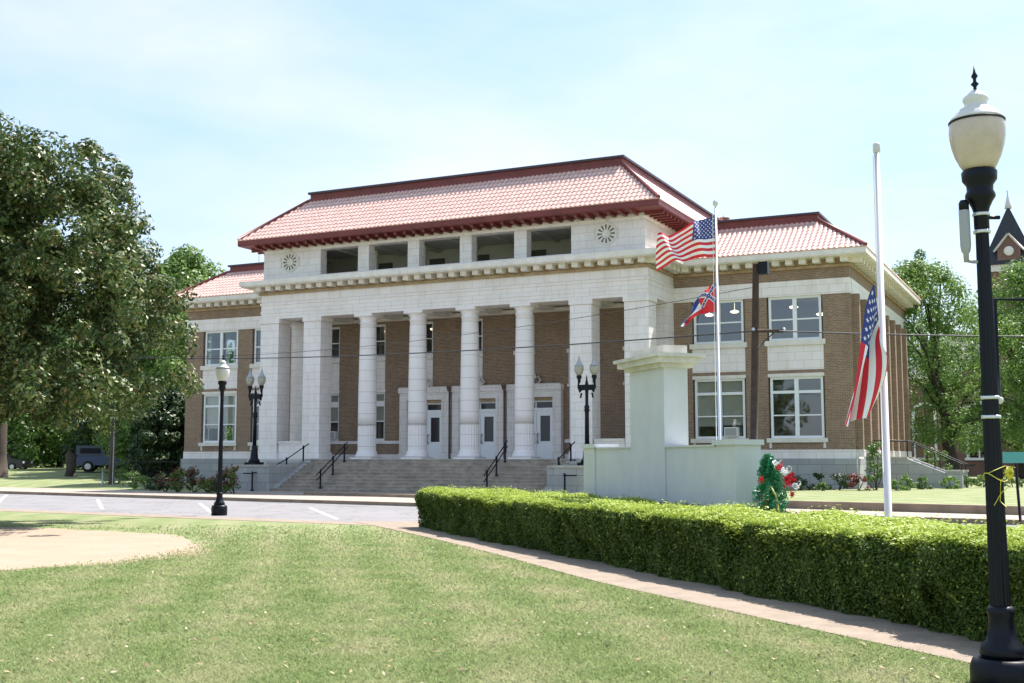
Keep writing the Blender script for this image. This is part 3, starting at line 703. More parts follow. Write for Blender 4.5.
for x in XD:     # door surrounds
    d = MB(); y0 = YW-.3
    for s in (-1, 1):
        a, b = sorted((x+s*1.06, x+s*1.52)); d.box(a, b, y0, YW+.3, 1.6, 5.12); a, b = sorted((x+s*1.04, x+s*1.56)); d.box(a, b, y0-.04, y0, 1.6, 1.9)
        a, b = sorted((x+s*1.12, x+s*1.2)); d.box(a, b, y0-.03, y0, 1.9, 4.9)
    d.box(x-1.06, x+1.06, y0, YW+.3, 4.74, 5.12); d.box(x-1.57, x+1.57, y0-.08, YW, 5.12, 5.38); d.box(x-1.5, x+1.5, y0-.12, y0, 5.3, 5.42)
    o = d.build('door_surround', M['stone'], ch)
    yt = MB(); yt.box(x-1.06, x+1.06, YW-.14, YW+.1, 4.58, 4.74); yt.build('door_lintel', M['yellowtrim'], o)
    ro = MB()
    for s in (-1, 1): ro.tube([(x+s*.18, y0+.15, 5.4), (x+s*.34, y0+.15, 5.6), (x+s*.2, y0+.15, 5.82), (x+s*.06, y0+.15, 5.7), (x, y0+.15, 5.95)], .055, 6)
    ro.build('crest', M['trim'], o)
    dr = MB(); yd = YW+.02
    dr.box(x-1.06, x-.99, yd, yd+.12, 1.6, 4.58); dr.box(x+.99, x+1.06, yd, yd+.12, 1.6, 4.58); dr.box(x-.99, x+.99, yd, yd+.12, 4.5, 4.58); dr.box(x-.99, x+.99, yd, yd+.12, 4.05, 4.2); dr.box(x-.03, x+.03, yd, yd+.12, 4.2, 4.5)
    for s in (-1, 1):
        a, b = sorted((x+s*.01, x+s*.99))
        dr.box(a, a+.22, yd+.03, yd+.09, 1.6, 4.05); dr.box(b-.22, b, yd+.03, yd+.09, 1.6, 4.05); dr.box(a+.22, b-.22, yd+.03, yd+.09, 1.6, 2.5); dr.box(a+.22, b-.22, yd+.03, yd+.09, 3.8, 4.05)
    o2 = dr.build('door', M['doorpaint'], ch)
    gl = MB()
    for s in (-1, 1):
        a, b = sorted((x+s*.01, x+s*.99)); gl.box(a+.22, b-.22, yd+.05, yd+.06, 2.5, 3.8); gl.box(a+.05, b-.02, yd+.05, yd+.06, 4.2, 4.5)
    gl.build('door_glass', mat('dark_door_glass', (.035, .03, .035), .08), o2)
    hd = MB()
    for s in (-1, 1): hd.tube([(x+s*.1, yd+.02, 2.4), (x+s*.1, yd-.06, 2.45), (x+s*.1, yd-.06, 2.85), (x+s*.1, yd+.02, 2.9)], .025, 6)
    hd.build('handle', M['black'], o2)
rust = mat('rusted_pipe', (.13, .075, .055), .7, var=.3)
for x in (XD[0]+1.61, XD[1]+1.61):
    d = MB(); d.tube([(x, YW-.42, 1.62), (x, YW-.42, 5.2)], .04, 8); d.frustum((x, YW-.42), .14, .14, .26, .22, 5.15, 5.42); d.build('downpipe', rust, ch)
# steps: ten risers between cheek blocks
SX0, SX1 = -35.75, -20.85
st = MB()
for k in range(10):
    st.box(SX0, SX1, 46.55+.32*k, YP-.3, .02+.157*k, .02+.157*(k+1)-.002)
    st.box(SX0, SX1, 46.52+.32*k, 46.6+.32*k, .02+.157*(k+1)-.04, .02+.157*(k+1))
st.build('front_steps', M['step'], ch)
ck = MB()
for a, b in ((-37.85, SX0), (SX1, -18.9)):
    ck.box(a, b, 46.4, 48.9, -.05, 1.22); ck.box(a, b, 48.9, YP-.06, -.05, 1.42)
    # sloping shoulder beside the stairs
for a, b in ((SX0, SX0+.35), (SX1-.35, SX1)):
    pts = [(46.6, .0), (50.1, 0), (50.1, 1.62), (49.6, 1.62), (46.6, .22)]
    k = len(ck.v); ck.v += [(a, y, z) for y, z in pts]+[(b, y, z) for y, z in pts]
    ck.f += [(k, k+1, k+2, k+3, k+4), (k+9, k+8, k+7, k+6, k+5)]+[(k+i, k+5+i, k+5+(i+1) % 5, k+(i+1) % 5) for i in range(5)]; ck.m += [0]*7; ck.sm += [False]*7
build_each(ck, 'cheek_wall', M['greystone'], ch)
cp = MB()
for a, b in ((-37.9, SX0-.02), (SX1+.02, -18.85)): cp.box(a, b, 46.35, 48.95, 1.22, 1.32); cp.box(a, b, 48.95, YP-.07, 1.42, 1.5)
build_each(cp, 'cheek_cap', M['concrete'], ch, .12)
# side entrance stairs on the right flank
sd = MB(); sd.box(-9.0, -7.3, 57.3, 60.0, .1, 1.62); 
for k in range(7): sd.box(-7.3+.33*k, -7.3+.33*(k+1), 57.6, 59.7, .1, 1.45-.18*k)
for y in (57.3, 59.7):
    pts = [(-7.3, 1.62), (-5.6, .95), (-5.6, .1), (-7.3, .1)]; k = len(sd.v)
    sd.v += [(x, y, z) for x, z in pts]+[(x, y+.3, z) for x, z in pts]
    sd.f += [(k+3, k+2, k+1, k), (k+4, k+5, k+6, k+7)]+[(k+i, k+(i+1) % 4, k+4+(i+1) % 4, k+4+i) for i in range(4)]; sd.m += [0]*6; sd.sm += [False]*6
    sd.box(-5.6, -4.9, y-.02, y+.32, .1, 1.0)
sd.build('side_steps', M['greystone'], ch)
cap = MB()
for y in (57.25, 59.65):
    cap.box(-9.0, -7.28, y, y+.4, 1.62, 1.70); cap.box(-5.62, -4.85, y, y+.4, 1.0, 1.08)
build_each(cap, 'side_steps_cap', M['concrete'], ch)
rl = MB()
for y in (57.6, 59.8):
    rl.tube([(-8.9, y, 2.5), (-7.3, y, 2.45), (-4.9, y, 1.35), (-4.5, y, 1.3)], .03, 6)
    for x, z0, z1 in ((-8.8, 1.62, 2.5), (-7.3, 1.62, 2.45), (-6.1, 1.1, 1.9), (-4.95, 1.0, 1.36)): rl.tube([(x, y, z0), (x, y, z1)], .025, 6)
build_each(rl, 'side_handrail', M['black'], ch)
# rooftop vent
mb = MB(); mb.lathe((XC+12.6, 58, 12.9), [(.05, 0), (.05, 1.0), (.3, 1.02), (.3, 1.06), (.06, 1.1), (.06, 1.2)], 10); mb.build('roof_vent', mat('vent_paint', (.42, .22, .21), .6), ch)
mb = MB()
for x in (-46.2, -45.5, -44.8): mb.tube([(x, 58.5, 13.2), (x, 58.5, 14.5)], .02, 5)
build_each(mb, 'antenna', M['alu'], ch)

# ================================================================== STREET FURNITURE
def lamp(loc, label):
    o = empty('street_lamp', loc, label, 'street lamp', 'single globe street lamps')
    l = Vector(loc); x, y, z = l
    b = MB(); b.lathe((x, y, z), [(.225, 0), (.225, .22), (.21, .26), (.195, .29)], 32)
    b.lathe((x, y, z+.29), [(.14, 0), (.158, .03), (.143, .08), (.11, .12), (.09, .2), (.083, .28), (.093, .31), (.093, .34), (.074, .36)], 32)
    b.build('lamp_base', M['black'], o)
    s = MB(); s.lathe((x, y, z+.65), [(.070, 0), (.046, 2.72)], 32, flute=.10, fz=(0, 2.73), sm=False); s.build('lamp_shaft', M['black'], o)
    c_ = MB(); c_.lathe((x, y, z+3.37), [(.050, 0), (.054, .01), (.054, .13), (.064, .165), (.085, .21), (.106, .24), (.106, .262), (.092, .29), (.094, .33), (.122, .37), (.126, .43), (.11, .45)], 32); c_.build('lamp_collar', M['black'], o)
    g = MB(); g.lathe((x, y, z+3.81), [(.105, 0), (.135, .05), (.163, .11), (.184, .18), (.196, .25), (.2, .31), (.196, .35), (.192, .37)], 32); g.build('lamp_globe', M['globe'], o)
    r = MB(); r.lathe((x, y, z+4.175), [(.2, 0), (.2, .012)], 32); r.build('globe_rim', M['black'], o)
    t = MB(); t.lathe((x, y, z+4.19), [(.19, 0), (.185, .02), (.16, .035), (.155, .055), (.125, .068), (.12, .088), (.088, .1), (.078, .13), (.092, .155), (.09, .175), (.065, .2), (.03, .23)], 32); t.build('globe_lid', M['globelid'], o)
    f = MB(); f.lathe((x, y, z+4.42), [(.012, 0), (.012, .03), (.03, .05), (.012, .07), (.012, .09), (.025, .11), (.01, .14), (.003, .19)], 12); f.build('finial', M['black'], o)
    return o
LP = at(995, 8.45); LQ = at(220.5, 33.4)
la = lamp((*LP, -.09), 'nearest black street lamp with yellow ribbon, at the right edge by the hedge')
lb = copy_tree(la)
for c_ in lb.children:
    if c_.name.startswith('lamp_globe'): c_.data = c_.data.copy(); c_.data.materials[0] = M['globelid']
lb.location = (*LQ, .006); lb['label'] = 'black street lamp with white globe standing alone on the grass beside the left road'
x, y = LP; rdir = Vector((math.cos(R(YAW)), math.sin(R(YAW)), 0)); fdir = Vector((-math.sin(R(YAW)), math.cos(R(YAW)), 0))
for zz in (3.44, 3.31, 2.09, 1.95):
    mb = MB(); rr = max(.070-.024*(zz-.6)/2.72+.006, .058 if zz > 3.3 else 0); mb.lathe((x, y, zz-.06), [(rr, 0), (rr+.004, .005), (rr+.004, .02), (rr, .025)], 24); mb.build('metal_band', M['alu'], la)
p = Vector((x, y, 0))-rdir*.125
mb = MB(); mb.lathe((p.x, p.y, 3.16), [(.018, -.12), (.02, -.06), (.032, -.04), (.038, 0), (.038, .26), (.034, .27)], 16)
mb.tube([(p.x, p.y, 3.05), (p.x+.05*rdir.x, p.y+.05*rdir.y, 3.04), (p.x+.12*rdir.x, p.y+.12*rdir.y, 3.04)], .013, 6)
s_ = mb.build('sensor', mat('grey_plastic', (.34, .34, .36), .5), la); mb = MB(); mb.lathe((p.x, p.y, 3.42), [(.036, 0), (.036, .06), (.025, .08)], 16); mb.build('sensor_cap', M['black'], s_)
p = Vector((x, y, 0))+rdir*.045
mb = MB(); mb.tube([(p.x, p.y, 3.37), (p.x+.09*rdir.x, p.y+.09*rdir.y, 3.37)], .015, 6); mb.build('bracket', M['black'], la)
la.rotation_mode = 'QUATERNION'; la.rotation_quaternion = Matrix.Rotation(R(-.45), 3, fdir).to_quaternion()
# ribbon
rb = empty('ribbon', (x, y, 1.6), 'yellow ribbon with bow tied round the nearest lamp post', 'ribbon')
mb = MB(); pts = [(x+.084*math.cos(t), y+.084*math.sin(t), 1.47+.03*math.sin(t*2)) for t in [2*math.pi*i/24 for i in range(25)]]
mb.tube(pts, .0035, 5)
q = Vector((x, y, 0))+rdir*.05-fdir*.095
mb.tube([(q.x, q.y, 1.5), (q.x+.02, q.y-.02, 1.42), (q.x-.05, q.y, 1.36), (q.x-.1, q.y-.01, 1.27)], .003, 5)
mb.tube([(q.x, q.y, 1.5), (q.x-.05, q.y-.02, 1.44), (q.x-.06, q.y, 1.3), (q.x-.02, q.y-.01, 1.26)], .003, 5)
mb.tube([(q.x+.05, q.y, 1.54), (q.x-.02, q.y-.02, 1.55), (q.x-.14*rdir.x, q.y-.14*rdir.y-.03, 1.5)], .0025, 5)
mb.build('band', M['yellow'], rb)
mb = MB()
for k in range(7):
    t = 2*math.pi*k/7; c1 = Vector((q.x, q.y, 1.5))+rdir*.0; d = rdir*math.cos(t)*.022+Vector((0, 0, math.sin(t)*.035))
    e_ = c1+d*1.4; side = (rdir*-math.sin(t)+Vector((0, 0, math.cos(t))))*.02
    mb.face([c1, c1+d*.8+side-fdir*.02, e_, c1+d*.8-side-fdir*.03]); mb.face([c1-fdir*.01, c1+d*.6+side-fdir*.04, e_-fdir*.03, c1+d*.6-side-fdir*.045])
mb.build('bow', M['yellow'], rb)

def dlamp(loc, label):
    o = empty('double_lamp', loc, label, 'lamp post', 'double lamps on the stair pedestals'); x, y, z = loc
    b = MB(); b.box(x-.34, x+.34, y-.34, y+.34, z, z+.12); b.lathe((x, y, z+.12), [(.30, 0), (.26, .12), (.2, .2), (.17, .5), (.13, .72), (.115, .86)], 20); b.build('lamp_base', M['black'], o)
    s = MB(); s.lathe((x, y, z+.95), [(.1, 0), (.09, 1.3), (.1, 1.42), (.14, 1.47), (.1, 1.52), (.12, 1.62), (.07, 1.72), (.07, 2.2), (.1, 2.5), (.03, 2.85), (.02, 3.0)], 18); s.build('lamp_shaft', M['black'], o)
    a = MB()
    a.box(x-.34, x+.34, y-.05, y+.05, z+.68+2.62, z+.68+2.86); a.tube([(x-.15, y, z+.68+2.75), (x-.34, y, z+.68+2.55), (x-.40, y, z+.68+2.75), (x-.36, y, z+.68+3.05)], .05, 8); a.tube([(x+.15, y, z+.68+2.75), (x+.34, y, z+.68+2.55), (x+.40, y, z+.68+2.75), (x+.36, y, z+.68+3.05)], .05, 8)
    for s_ in (-1, 1):
        a.tube([(x+s_*.25, y, z+.68+2.5), (x+s_*.3, y, z+.68+2.28)], .04, 6); a.lathe((x+s_*.36, y, z+.68+2.95), [(.06, 0), (.07, .15), (.12, .25), (.11, .33)], 14)
    a.build('lamp_arm', M['black'], o)
    for s_ in (-1, 1):
        g = MB(); g.lathe((x+s_*.36, y, z+.68+3.27), [(.09, 0), (.17, .14), (.21, .3), (.2, .42)], 18); g.build('lamp_globe', M['dglobe'], o)
        t = MB(); t.lathe((x+s_*.36, y, z+.68+3.69), [(.21, 0), (.17, .06), (.11, .14), (.07, .25), (.02, .42), (.005, .55)], 18); t.build('globe_lid', M['dlid'], o)
    return o
M['dglobe'] = mat('frosted_globe', (.36, .34, .29), .15); M['dlid'] = mat('grey_lid', (.34, .36, .37), .3)
d1 = dlamp((-37.3, 47.2, 1.32), 'twin globe black lamp on the stone block left of the front steps')
d2 = copy_tree(d1); d2.location = (-19.45, 47.6, 1.32); d2['label'] = 'twin globe black lamp on the stone block right of the front steps, beside the monument'

def rail(P, label, kind):
    o = empty('handrail', (P[1][0], P[1][1], .2), label, 'handrail', 'black iron handrails on the front steps')
    for (xp, y, z) in P:
        p = MB(); p.lathe((xp, y, z-.02), [(.1, 0), (.08, .05), (.045, .12), (.04, .8), (.06, .84), (.05, .9), (.03, .96)], 10); p.build('post', M['black'], o)
    T = [Vector(p) for p in P]; d = (T[2]-T[1]).normalized()
    if kind == 2: pts0 = [T[0]-(T[1]-T[0])*.3, T[0], T[1], T[2], T[2]+d*.35]
    else: pts0 = [T[0]+Vector((-.55 if T[0].x < -28 else .55, 0, 0)), T[0], T[0].lerp(T[1], .5)-Vector((0, 0, .12)), T[1], T[2], T[2]+d*.5]
    for k_, dz in enumerate((.84,) if kind == 1 else (.86, .6)):
        r_ = MB(); r_.tube([p+Vector((0, 0, dz)) for p in pts0], .028, 8); r_.build('rail', M['black'], o)
rail([(-36.6, 46.2, .06), (-35.83, 47.9, .75), (-35.83, 49.3, 1.35)], 'black single iron handrail curving down beside the left lamp block', 1)
rail([(-32.95, 46.75, .18), (-33.1, 48.0, .8), (-33.25, 49.2, 1.43)], 'double iron handrail on the steps in front of the left column', 2)
rail([(-23.95, 46.75, .18), (-24.1, 48.0, .8), (-24.25, 49.2, 1.43)], 'double iron handrail on the steps in front of the right columns', 2)
rail([(-19.9, 46.15, .06), (-20.95, 47.9, .75), (-20.95, 49.3, 1.35)], 'black iron handrail at the right end of the steps, next to the monument', 1)

# ---- monument (runs parallel to the hedge)
HDX, HDY = -math.sin(R(43.8)), math.cos(R(43.8))          # hedge heading (away from the camera)
mo = at(735, 18.0); rzm = math.atan2(HDY, HDX)
mon = empty('monument', (mo[0], mo[1], 0), 'pale green stucco memorial with tall capped centre pillar behind the hedge', 'monument', rz=rzm)
# local x = along (away), local y(+) = front side?  front normal = (-.722,-.692)
fr = Matrix.Rotation(rzm, 4, 'Z'); 
def lbox(mb, u0, u1, d0, d1, z0, z1, mi=0):   # u along, d depth measured backwards from the front
    MM = Matrix.Translation((mo[0], mo[1], 0)) @ fr; mb.box(u0, u1, -d1, -d0, z0, z1, mi, MM)
# depth axis: local -y must be the far side
mb = MB(); lbox(mb, .6, 2.5, .03, .42, 0, 1.80); lbox(mb, 3.97, 5.76, .03, .42, 0, 1.80); lbox(mb, 0, .6, 0, .45, 0, 1.82); lbox(mb, 5.76, 6.36, 0, .45, 0, 1.82); lbox(mb, -.1, 6.46, -.1, .55, 0, .22)
mb.build('wing_block', M['stucco'], mon)
mb = MB(); lbox(mb, 2.5, 3.97, 0, .46, 0, 3.2); mb.build('pillar', M['stucco'], mon)
mb = MB(); lbox(mb, 2.42, 4.05, -.08, .54, 3.2, 3.28); lbox(mb, 2.32, 4.15, -.18, .64, 3.28, 3.38); lbox(mb, 2.26, 4.21, -.24, .70, 3.38, 3.44); lbox(mb, 2.5, 3.97, 0, .46, 3.44, 3.6)
mb.build('pillar_cap', M['stuccocap'], mon)
mb = MB(); lbox(mb, -.04, .68, -.04, .49, 1.82, 1.9); lbox(mb, 5.68, 6.4, -.04, .49, 1.82, 1.9); lbox(mb, .68, 2.5, .0, .45, 1.80, 1.83); lbox(mb, 3.97, 5.68, .0, .45, 1.80, 1.83)
build_each(mb, 'wing_cap', M['stucco'], mon)

# ---- flagpoles and flags
def pole(px, D, h, r0, r1, m, label, cap):
    x, y = at(px, D); o = empty('flagpole', (x, y, 0), label, 'flagpole')
    mb = MB(); mb.lathe((x, y, 0), [(r0*1.9, 0), (r0*1.9, .05), (r0, .09), (r1, h)], 20); mb.build('shaft', m, o)
    mb = MB()
    if cap == 'ball': mb.lathe((x, y, h), [(.02, 0), (.02, .04), (.05, .07), (.06, .11), (.05, .15), (.02, .18)], 14); mb.build('finial', M['alu'], o)
    else: mb.lathe((x, y, h-.05), [(r1*1.1, 0), (r1*1.4, .01), (r1*1.4, .14), (r1*1.25, .16)], 16); mb.build('truck', m, o)
    mb = MB(); mb.tube([(x-.05, y-.06, 1.2), (x-.05, y-.06, h-.1)], .006, 4); mb.build('halyard', M['white'], o)
    return x, y
f1 = pole(720, 24, zat(204, 24), .035, .024, M['alu'], 'slim silver flagpole behind the monument carrying two flags', 'ball')
f2 = pole(886.5, 19, zat(143, 19), .062, .042, M['whitepole'], 'white flagpole with cylindrical cap behind the hedge on the right', 'cap')
def star(c, r, ang=90):
    p = []
    for i in range(10):
        rr = r if i % 2 == 0 else r*.4; a = R(ang+36*i); p.append((c[0]+rr*math.cos(a), c[1]+rr*math.sin(a)))
    return p
def flag(name, anchor, D, fn, design, aspect, label, amp=1):
    """fn(u,v)->(pixels right, pixels down, metres away) from the anchor; u along the fly, v from the top"""
    k = D/1171; nu, nv = 72, 52
    def pos(u, v): a_, b_, c_ = fn(u, v); return Vector(anchor)+rdir*a_*k+Vector((0, 0, -b_*k))+fdir*c_
    mb = MB(); vi = {}
    for i in range(nu+1):
        for j in range(nv+1): mb.v.append(tuple(pos(i/nu, j/nv)))
    for i in range(nu):
        for j in range(nv):
            mb.f.append((i*(nv+1)+j, (i+1)*(nv+1)+j, (i+1)*(nv+1)+j+1, i*(nv+1)+j+1)); mb.m.append(design((i+.5)/nu, (j+.5)/nv)[0]); mb.sm.append(True)
    sb = mb
    for (cu, cv, r) in (usstars if design is usd else msstars):
        for sg in (-1, 1):
            pts = [(cu+du/aspect, cv-dv) for du, dv in star((0, 0), r)]
            P = [pos(min(1, max(0, a)), b) for a, b in pts]
            nn = (pos(cu+.01, cv)-pos(cu, cv)).cross(pos(cu, cv+.01)-pos(cu, cv)).normalized()*sg*.004
            C = pos(cu, cv)+nn; P = [p+nn for p in P]
            for i in range(10): sb.face([C, P[i], P[(i+1) % 10]], 1)
    o = mb.build(name, [M['red'], M['white'], M['blue']]); tag(o, label, 'flag')
    return o
def usd(u, v):
    if u < .4 and v < 7/13: return (2,)
    return (0 if int(v*13) % 2 == 0 else 1,)
usstars = [(.4*(c_+1)/12, 7/13*(r_+1)/10, .03) for r_ in range(9) for c_ in range(11) if (r_+c_) % 2 == 0]
def msd(u, v):
    cu, cv = .44, .667
    if u < cu and v < cv:
        a, b = u/cu, v/cv; d = min(abs(a-b), abs(a-(1-b)))
        return (2,) if d < .11 else ((1,) if d < .17 else (0,))
    if v > .667: return (0,)
    if v > .333: return (1,)
    return (2,)
msstars = [(.44*t, .667*t, .028) for t in (.12, .25, .375, .5, .625, .75, .88)]+[(.44*t, .667*(1-t), .028) for t in (.12, .25, .375, .625, .75, .88)]
def us1(u, v):
    a = -60*u-1.5*math.sin(v*3)*u
    top = 24*u**1.25-2.5*math.sin(u*8)*u; bot = 42+1.5*math.sin(u*6)+13*max(0, u-.35)**1.2*2
    b = top+(bot-top)*v+1.6*math.sin(u*11+v*2)*u+1.0*math.sin(u*17+v*6)*u
    return (a+4*v*(1-v)*4*u*0, b, .13*math.sin(u*11+v*3.2)*min(1, u*3)+.045*math.sin(u*25+v*6)*min(1, u*3))
def ms(u, v):
    a = -35*u**.85*(1-.2*v*(1-u)) ; top = 44*u**1.4; bot = 30+15*u**2.5
    b = top+(bot-top)*v
    return (a+2*math.sin(v*6+u*9)*u, b, .08*math.sin(u*14+v*3)*min(1, u*4))
def us2(u, v):
    tx = -36*u**.75; ty = 0+143*u; bx = 6-14*u+9*math.sin(u*3); by = 70+60*u
    a = tx+(bx-tx)*v; b = ty+(by-ty)*v*(1-.1*u)
    return (a+5*math.sin(v*9+u*2)*min(1, u*4)*(1-.2*u), b+1.5*math.sin(v*9), .10*math.cos(v*11+u*3)*min(1, u*5+.1))
flag('national_flag', (f1[0], f1[1], zat(212, 24)), 24, us1, usd, 1.9, 'stars and stripes flag blowing left from the top of the silver flagpole')
flag('state_flag', (f1[0], f1[1], zat(281, 24)), 24, ms, msd, 1.5, 'smaller flag with starred saltire corner, below the other flag on the silver pole')
x_, y_ = at(880, 18.8); flag('national_flag', (x_, y_, zat(284, 19)), 19, us2, usd, 1.6, 'stars and stripes flag hanging limp down the white flagpole')

# ---- utility poles and wires
p1 = gpt(112, 487.5, .0); p2 = at(759, 35.0); D1 = (p1[1]*math.cos(R(YAW))-p1[0]*math.sin(R(YAW)))
up1 = empty('utility_pole', (*p1, 0), 'brown wooden utility pole rising into the left tree beside the pavement', 'utility pole', 'wooden utility poles')
mb = MB(); mb.tube([(*p1, 0), (*p1, 8.6)], [.16, .11], 12); mb.build('shaft', M['pole'], up1)
mb = MB(); mb.tube([(p1[0]+.2, p1[1]-.1, .0), (p1[0]+.2, p1[1]-.1, 5.2)], .03, 8); mb.build('conduit', M['greystone'], up1)
mb = MB(); mb.tube([(p1[0]-.45, p1[1]-.2, .0), (p1[0]-.45, p1[1]-.2, 1.1)], .06, 8); mb.build('guard', M['greystone'], up1)
ztp = zat(262, 35)
up2 = empty('utility_pole', (*p2, -.1), 'dark utility pole with a small box on top, in front of the right wing', 'utility pole', 'wooden utility poles')
q2 = at(760, 35.0)
mb = MB(); mb.tube([(*at(752, 35), 0), (*q2, ztp)], [.13, .10], 12); mb.build('shaft', M['pole'], up2)
mb = MB(); b_ = at(766.5, 34.9); mb.box(b_[0]-.1, b_[0]+.18, b_[1]-.12, b_[1]+.12, ztp-.32, ztp+.05); mb.build('transformer_box', M['black'], up2)
za = zat(330.5, 35); mb = MB(); A_ = at(760, 34.9); B_ = at(786, 34.9); mb.tube([(*A_, za), (*B_, za)], .06, 6); mb.tube([(*A_, za-.5), (*at(777, 34.9), za-.05)], .02, 5); mb.build('cross_arm', M['pole'], up2)
mb = MB()
for pxi in (756, 787): c_ = at(pxi, 34.9); mb.lathe((*c_, za-.02), [(.03, 0), (.05, .03), (.05, .08), (.02, .12)], 8)
build_each(mb, 'insulator', M['whitepole'], up2)
def cable(name, A, B, sag, r, label):
    A, B = Vector(A), Vector(B); pts = [A.lerp(B, t)-Vector((0, 0, sag*4*t*(1-t))) for t in [i/24 for i in range(25)]]
    mb = MB(); mb.tube(pts, r, 5); tag(mb.build(name, M['wire']), label, 'cable')
zL = zat(357, D1)
cable('overhead_cable', (*p1, zL), (*at(757, 34.8), zat(331, 35)), .35, .022, 'thick dark overhead cable crossing the front of the columns')
cable('overhead_cable', (*at(782, 34.8), zat(331, 35)), (*at(1300, 32), zat(333, 32)), .12, .022, 'overhead cable running right from the pole across the hanging flag')
cable('overhead_cable', (*p1, zL-.6), (*p1, zL-.6+.01) if 0 else (*at(-300, 52), zL), .2, .02, 'overhead cable leaving the left pole through the tree')
cable('service_wire', (*p1, zL+.1), (*q2, zat(285, 35)), .75, .010, 'thin upper wire sagging from the right utility pole towards the left')
# pole off frame on the right with bracket arm
o = empty('sign_bracket', (*at(1046, 16), 0), 'black hanging bracket frame at the right edge above the far lawn', 'bracket')
mb = MB(); mb.tube([(*at(1050, 16), 0), (*at(1050, 16), zat(297, 16))], .045, 8); mb.build('post', M['black'], o)
mb = MB(); mb.tube([(*at(1050, 16), zat(298, 16)), (*at(1001.5, 16), zat(298, 16)), (*at(1002, 16), zat(400, 16))], .028, 8); mb.build('arm', M['black'], o)
mb = MB(); mb.lathe((*at(1002, 16), zat(404, 16)), [(.02, 0), (.05, .03), (.05, .08), (.02, .1)], 8); mb.build('tip', M['whitepole'], o)
o = empty('sign_post', (*at(1016, 30), -.1), 'thin black post with small green street sign at the far right kerb', 'sign')
mb = MB(); mb.tube([(*at(1018, 30), -.12), (*at(1015, 30), zat(458, 30))], .035, 8); mb.build('post', M['black'], o)
gs = mat('green_sign', (.08, .33, .27), .5); a_ = Vector((*at(1003, 29.9), 0)); mb = MB()
mb.box(0, .9, 0, .03, zat(463, 30), zat(452, 30), 0, Matrix.Translation(a_) @ Matrix.Rotation(R(YAW), 4, 'Z')); mb.build('sign_panel', gs, o)

# ================================================================== PLANTS
LEAF = {
 'magnolia': leafmat('magnolia_leaf', [(.025, .05, .012), (.04, .08, .018), (.075, .125, .028), (.11, .17, .045), (.04, .07, .018), (.20, .25, .09), (.18, .12, .05)], .46, .22, .4),
 'bright': leafmat('bright_leaf', [(.10, .19, .04), (.14, .24, .055), (.20, .31, .08), (.12, .21, .045)], .5, .45),
 'dark': leafmat('dark_leaf', [(.018, .04, .012), (.03, .06, .016), (.045, .085, .022)], .5, .25),
 'mid': leafmat('mid_leaf', [(.06, .13, .025), (.09, .17, .035), (.14, .23, .05)], .5, .32),
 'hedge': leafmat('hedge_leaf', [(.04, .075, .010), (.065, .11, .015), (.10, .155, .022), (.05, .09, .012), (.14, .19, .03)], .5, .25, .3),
 'sunlit': leafmat('sunlit_hedge_leaf', [(.26, .36, .05), (.34, .44, .065), (.44, .52, .11), (.29, .37, .05)], .5, .35, .3),  # sunlight on the hedge top put into leaf colour, against a darker front
 'red': leafmat('red_leaf', [(.20, .03, .03), (.13, .05, .03), (.26, .05, .06)], .5, .25),
 'fir': leafmat('tinsel_green', [(.01, .16, .06), (.015, .24, .09), (.04, .30, .12), (.01, .10, .04)], .35, .15),
}
def clump_points(cs, per, flat=.85):
    """cs (n,4) centres+radius -> leaf points, mostly near each clump's surface"""
    n = len(cs); N_ = n*per; idx = np.repeat(np.arange(n), per)
    d = rng.normal(size=(N_, 3)); d /= np.linalg.norm(d, axis=1)[:, None]
    rr = rng.uniform(.25, 1, N_)**.5; P = cs[idx, :3]+d*(cs[idx, 3]*rr)[:, None]*np.array([1, 1, flat])
    return P, d
